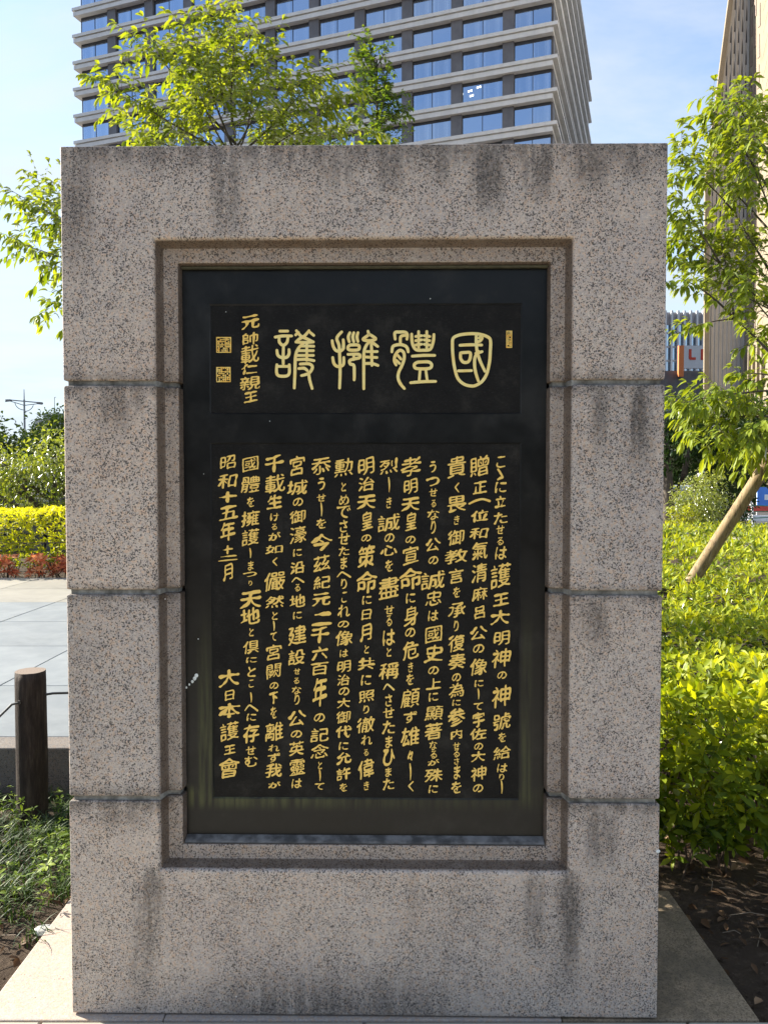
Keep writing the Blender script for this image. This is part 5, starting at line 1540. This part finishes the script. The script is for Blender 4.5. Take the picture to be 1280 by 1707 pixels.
def tree_small():
    rng = random.Random(55); Y = 13
    t = thing('slender_tree', 'slender upright tree with small dense leaves just right of the young tree above the monument', 'tree', (at(622, 800, Y).x, Y, 0))
    b = t.location.copy(); m, L = MB(), Leaves()
    topp = at(628, 100, Y) - b
    path = bez((0, 0, -.1), topp, Vector((.05, 0, 0)), 10)
    m.tube(path, [.09-.0085*i for i in range(10)], 8)
    for s_ in range(85):
        f = .45 + .55*s_/85; i = min(int(f*9), 8); p = path[i].lerp(path[i+1], f*9-i)
        w = .72*(1-(f-.55)**2*2.3)
        e = p + Vector((rng.uniform(-1, 1)*w, rng.uniform(-1, 1)*w*.8, rng.uniform(.15, .6)))
        sp = bez(p, e, Vector((0, 0, -.06)), 5); m.tube(sp, [.012, .009, .006, .004, .002], 5)
        shoot_leaves(L, sp[1:], rng, .085, .020, .5, .3, 1.0)
        for _ in range(3):
            q = sp[rng.randint(1, 3)]; s2 = bez(q, q + rdir(rng, .3)*.34, rdir(rng)*.03, 4); m.tube(s2, [.004, .003, .002, .001], 4); shoot_leaves(L, s2, rng, .085, .020, .5, .3, 1.0)
    for (p1, n_) in [((680, 172), 6), ((655, 180), 4), ((556, 222), 5)]:
        e = at(*p1, Y) - b; s_ = at(618, 215, Y) - b
        leafy_limb(m, L, rng, bez(s_, e, Vector((0, 0, -.08)), 6), .014, .003, n_, .3, .08, .022, .35, .3, .05, .4, 1.0)
    for (p1) in [(603, 92), (632, 84)]:
        e = at(*p1, Y) - b; s_ = at(p1[0]+6, 140, Y) - b
        sp = bez(s_, e, Vector((0, 0, 0)), 5); m.tube(sp, [.007, .005, .004, .003, .002], 4); shoot_leaves(L, sp, rng, .075, .022, .6, .2, 1.0)
    m.build('trunk', M['bark'], t, smooth=True)
    L.build('crown', M['leaf_ginkgo'], t, fold=.2, droop=.2)
tree_small()

def tree_right():
    rng = random.Random(202); Y = 5.6
    t = thing('staked_tree', 'young tree with drooping bright green leaves at the right edge, held by a timber stake', 'tree', (at(1372, 850, Y).x, Y, 0))
    b = t.location.copy(); m, L = MB(), Leaves()
    tr = [Vector((0, 0, -.1)), at(1362, 760, Y)-b, at(1335, 620, Y)-b, at(1300, 470, Y+.1)-b, at(1290, 300, Y)-b, at(1300, 120, Y)-b]
    m.tube(tr, [.06, .05, .042, .034, .022, .010], 10)
    limbs = [((1340, 660), (1222, 530), 0, .022, 4, .25), ((1222, 530), (1130, 462), -.1, .010, 8, .2), ((1222, 532), (1128, 556), .1, .006, 5, .16), ((1222, 530), (1200, 400), .1, .012, 9, .30),
             ((1200, 440), (1125, 330), -.2, .008, 12, .28), ((1300, 480), (1220, 350), .2, .012, 12, .32), ((1220, 350), (1135, 270), 0, .007, 11, .26), ((1295, 400), (1180, 280), .3, .009, 12, .30),
             ((1290, 330), (1185, 180), .1, .010, 12, .28), ((1292, 280), (1225, 170), -.2, .008, 11, .28), ((1295, 300), (1270, 190), .3, .008, 9, .3), ((1290, 380), (1240, 250), -.3, .008, 11, .3),
             ((1335, 640), (1222, 622), .2, .010, 10, .22), ((1330, 650), (1135, 672), -.2, .010, 12, .2), ((1340, 700), (1150, 700), .1, .010, 14, .28), ((1340, 720), (1180, 745), -.1, .008, 12, .25),
             ((1345, 700), (1240, 720), -.3, .008, 11, .28), ((1345, 730), (1250, 770), .2, .008, 7, .22), ((1335, 600), (1230, 470), -.3, .009, 12, .3), ((1330, 560), (1160, 420), .3, .009, 12, .3),
             ((1320, 540), (1195, 480), .2, .008, 6, .22), ((1335, 600), (1262, 560), .3, .008, 7, .2), ((1320, 560), (1260, 440), .1, .008, 9, .3), ((1200, 440), (1120, 400), .2, .006, 10, .24),
             ((1340, 690), (1118, 668), .2, .008, 9, .18), ((1295, 450), (1330, 350), 0, .01, 12, .4), ((1300, 300), (1380, 200), 0, .01, 12, .4), ((1340, 650), (1450, 500), .2, .012, 14, .45), ((1350, 720), (1470, 650), -.2, .012, 14, .45)]
    for (p0, p1, dy, r0, ns, sl_) in limbs:
        a = at(*p0, Y) - b; e = at(*p1, Y+dy) - b
        leafy_limb(m, L, rng, bez(a, e, Vector((rng.uniform(-.04, .04), 0, .05)), 7), r0, .0018, int(ns*(1.15 if (p1[0] < 1235 and 440 < p1[1] < 660) else 1.75)), sl_*(.72 if (p1[0] < 1235 and 440 < p1[1] < 660) else .9), .074, .034, .34, .8, .02, .55, .85)
    m.build('trunk', M['bark'], t, smooth=True)
    L.build('crown', M['leaf_cherry'], t, fine=True, fold=.2, droop=.45)
    # stake
    ys = 6.15
    foot = at(1158, 960, ys); hd = at(1345, 668, 5.75)
    s_ = thing('support_stake', 'pale round timber stake leaning up to the right out of the azalea hedge', 'stake', (foot.x, foot.y, 0))
    fl = Vector((foot.x, foot.y, 0)); d = (hd-foot)
    p0 = foot - d*(foot.z/d.z) ; pts = [p0 + (hd-p0)*f for f in (-.02, .25, .5, .75, 1.0)]
    m = MB(); m.tube([p - fl for p in pts], [.054, .053, .051, .049, .047], 14); m.build('pole', M['stake'], s_, smooth=True)
def stake_mat():
    t = NT('weathered_cedar_pole')
    f = t.noise(1, 6, .65, t.scaled(38, 38, 5)); g = t.noise(5, 4)
    col = t.ramp(f, [(.3, (.15, .10, .05)), (.5, (.25, .18, .095)), (.72, (.36, .285, .175))])
    col = t.mix(t.math('MULTIPLY', t.smooth(g, .45, .7), .4), col, (.36, .24, .12))
    cr = t.noise(1, 3, .5, t.scaled(30, 30, .9))
    col = t.mix(t.math('MULTIPLY', t.math('SUBTRACT', 1, t.smooth(t.math('ABSOLUTE', t.math('SUBTRACT', cr, .5)), .004, .022)), .75), col, (.07, .045, .025))
    t.principled(col, .75, 0, t.bump(f, .5, .004), .3); return t.mat
M['stake'] = stake_mat()
tree_right()

# ================================================================== RIGHT BACKGROUND
def asphalt():
    t = NT('asphalt'); g = t.noise(60, 4, .7)
    t.principled(t.ramp(t.noise(.8, 5), [(.3, (.045, .045, .048)), (.7, (.075, .075, .078))]), .85, 0, t.bump(g, .5, .004), .3); return t.mat
M['asphalt'] = asphalt()
m = MB(); m.box(4, 90, 22, 60, -.05, -.01)
o = m.build('road', M['asphalt']); o['kind'] = 'structure'
m = MB(); m.box(3, 90, 16.5, 21.9, -.3, .08)
o = m.build('sidewalk', M['pave_front']); o['kind'] = 'structure'
bark = M['bark']
def forked_tree():
    rng = random.Random(33); Y = 19
    b = Vector((at(1112, 850, Y).x, Y, 0))
    t = thing('forked_tree', 'dark crowned tree with a pale forked trunk seen just right of the monument', 'tree', b)
    m = MB(); m.tube([(0,0,-.1), at(1112, 850, Y)-b, at(1113, 820, Y)-b, at(1112, 760, Y)-b, at(1105, 700, Y)-b], [.17, .15, .13, .09, .06], 10)
    m.tube([at(1113, 845, Y)-b, at(1125, 822, Y)-b, at(1140, 790, Y)-b, at(1148, 740, Y)-b], [.11, .10, .08, .05], 8)
    m.build('trunk', M['bark'], t, smooth=True)
    L = Leaves(); foliage_mass((1.3, .5, 2.75), (3.2, 2.2, .8), 9000, .16, rng, L, lump=.6, tint=(.1, .9))
    foliage_mass((2.6, .8, 2.2), (2.4, 2.0, .5), 2500, .15, rng, L, lump=.6, tint=(.1, .9))
    L.build('crown', M['leaf_dark'], t)
forked_tree()
q = at(1172, 868, 17)
bush_tree('round_shrub', 'rounded yellow-green shrub behind the azalea hedge, right of the forked trunk', 'shrub', (q.x-.05, 17, 0), at(1165, 792, 17).z, (.62, .6, .62), 3600, .085, M['leaf_left'], 44, lump=.45, trunk_r=.03, tint=(.3, 1))
q = at(1205, 860, 19)
bush_tree('round_shrub', 'dark green rounded shrub to the right of the yellow-green one', 'shrub', (q.x, 19, 0), at(1200, 788, 19).z, (.72, .6, .72), 3600, .09, M['leaf_dark'], 45, lump=.45, trunk_r=.03, tint=(.4, 1))
q = at(1140, 868, 16)
bush_tree('young_shrub', 'small bright yellow sapling low behind the hedge by the forked trunk', 'shrub', (q.x, 16, 0), at(1140, 836, 16).z, (.3, .25, .3), 500, .08, M['leaf_yellow'], 46, lump=.5, trunk_r=.015)
# parked white van beyond the road trees
def van():
    q = at(1119, 812, 45); b = Vector((q.x, 45, 0))
    t = thing('parked_car', 'white car partly hidden behind the forked tree trunk', 'car', b)
    wm = simple('white_car_paint', (.7, .72, .74), .3, 0, .03); dm = M['glass']
    m = MB(); m.prism_y([(-2.1, .35), (2.1, .35), (2.15, .85), (1.3, 1.0), (.8, 1.5), (-1.2, 1.52), (-1.9, 1.0), (-2.15, .9)], -.8, .8); m.build('body', wm, t, bevel=.06)
    m = MB(); m.prism_y([(-1.65, 1.02), (1.15, 1.02), (.72, 1.42), (-1.1, 1.44)], -.815, -.802); m.build('window', dm, t)
    for x in (-1.35, 1.35):
        m = MB(); m.tube([(x, -.82, .33), (x, -.6, .33)], .33, 18); m.build('wheel', M['slot'], t)
van()
# barriers by the works site
def barrier(px, py0, py1, Y, w, mat, mat2, label, name, cat):
    a, b = at(px, py0, Y), at(px, py1, Y)
    t = thing(name, label, cat, (a.x, Y, 0))
    h = a.z
    if name == 'site_hoarding':
        for i in range(4):
            m = MB(); m.box(i*w/4, (i+1)*w/4-.03, 0, .04, .35, h); m.build('panel', mat, t)
            m = MB(); m.tube([(i*w/4+.02, .07, -.03), (i*w/4+.02, .07, h)], .03, 8); m.build('post', mat2, t)
        m = MB(); m.box(.3, w-.3, -.01, -.002, h-.55, h-.32); m.build('stripe', mat2, t)
    else:
        for z_, mm in ((h-.22, mat), (h-.55, mat2)):
            m = MB(); m.box(0, w, -.02, .02, z_-.11, z_+.11); m.build('rail', mm, t, bevel=.01)
        for i in range(4):
            for s_ in (-1, 1):
                m = MB(); m.tube([(.1+i*(w-.2)/3, s_*.25, -.02), (.1+i*(w-.2)/3, 0, h+.05)], .025, 8); m.build('leg', mat2, t)
blue = simple('blue_hoarding', (.06, .20, .62), .5, 0, .1, 2); red = simple('red_plastic', (.62, .06, .04), .5); wht = simple('white_plastic', (.72, .72, .72), .5)
barrier(1262, 812, 858, 33, 4.5, blue, wht, 'bright blue site hoarding behind the stake at the right edge', 'site_hoarding', 'hoarding')
barrier(1246, 838, 862, 27, 3.6, red, wht, 'red and white safety barrier in front of the blue hoarding', 'safety_barrier', 'barrier')
def fence_net():
    a = at(1190, 845, 24)
    t = thing('net_fence', 'low green net fence beside the road behind the shrubs', 'fence', (a.x, 24, 0))
    g = simple('green_net', (.05, .20, .12), .6)
    for i in range(6):
        m = MB(); m.tube([(i*.6, 0, -.05), (i*.6, 0, .95)], .02, 8); m.build('post', wht, t)
    for k in range(5):
        m = MB(); m.tube([(x, 0, .12+.18*k+.02*math.sin(x*3+k)) for x in np.linspace(0, 3, 14)], .016, 6); m.build('cord', g, t)
fence_net()
a = at(1117, 856, 20.5)
t = thing('marker_post', 'short white marker post between the forked trunk and the yellow sapling', 'post', (a.x, 20.5, .08))
m = MB(); m.tube([(0,0,-.02), (0,0,at(1117, 852, 20.5).z+.12)], [.06, .055], 12); m.tube([(0,0,at(1117, 852, 20.5).z+.10), (0,0,at(1117, 852, 20.5).z+.16)], [.055, .02], 12); m.build('shaft', wht, t)
a = at(1168, 790, 26)
t = thing('park_lantern', 'small white-topped lantern post above the yellow-green shrub', 'lantern', (a.x, 26, 0))
m = MB(); m.tube([(0,0,-.05), (0,0,a.z-.12)], .035, 10); m.build('post', M['slot'], t)
m = MB(); m.tube([(0,0,a.z-.12), (0,0,a.z-.05), (0,0,a.z+.08), (0,0,a.z+.16)], [.08, .13, .11, .03], 12); m.build('lamp_head', wht, t)
# trees across the street close the view
for k, (px, Y, hp, rx, lab) in enumerate([(1110, 70, 700, 7, 'dark street tree across the road beside the monument'), (1180, 62, 725, 5, 'dark street tree across the road below the billboard'), (1065, 60, 725, 7, 'dark street tree hidden behind the right edge of the monument')]):
    q = at(px, 800, Y)
    bush_tree('street_tree', lab, 'tree', (q.x, Y, 0), at(px, hp, Y).z, (rx, 4, 4.2), 7000, .55, M['leaf_dark'], 80+k, lump=.5, trunk_r=.25)

# ================================================================== PARK BEHIND THE VISITOR (mirrored in the plaque, shades the face)
for k in range(7):
    x = -13 + 4.4*k
    bush_tree('park_tree', 'broad dark park tree in the row facing the front of the monument', 'tree',
              (x, -13.5 - (k % 2)*1.5, 0), 6.2 + (k % 3)*.6, (2.8, 2.2, 2.8), 3600, .40, M['leaf_dark'], 120+k, group='park trees facing the monument', lump=.55, trunk_r=.16)
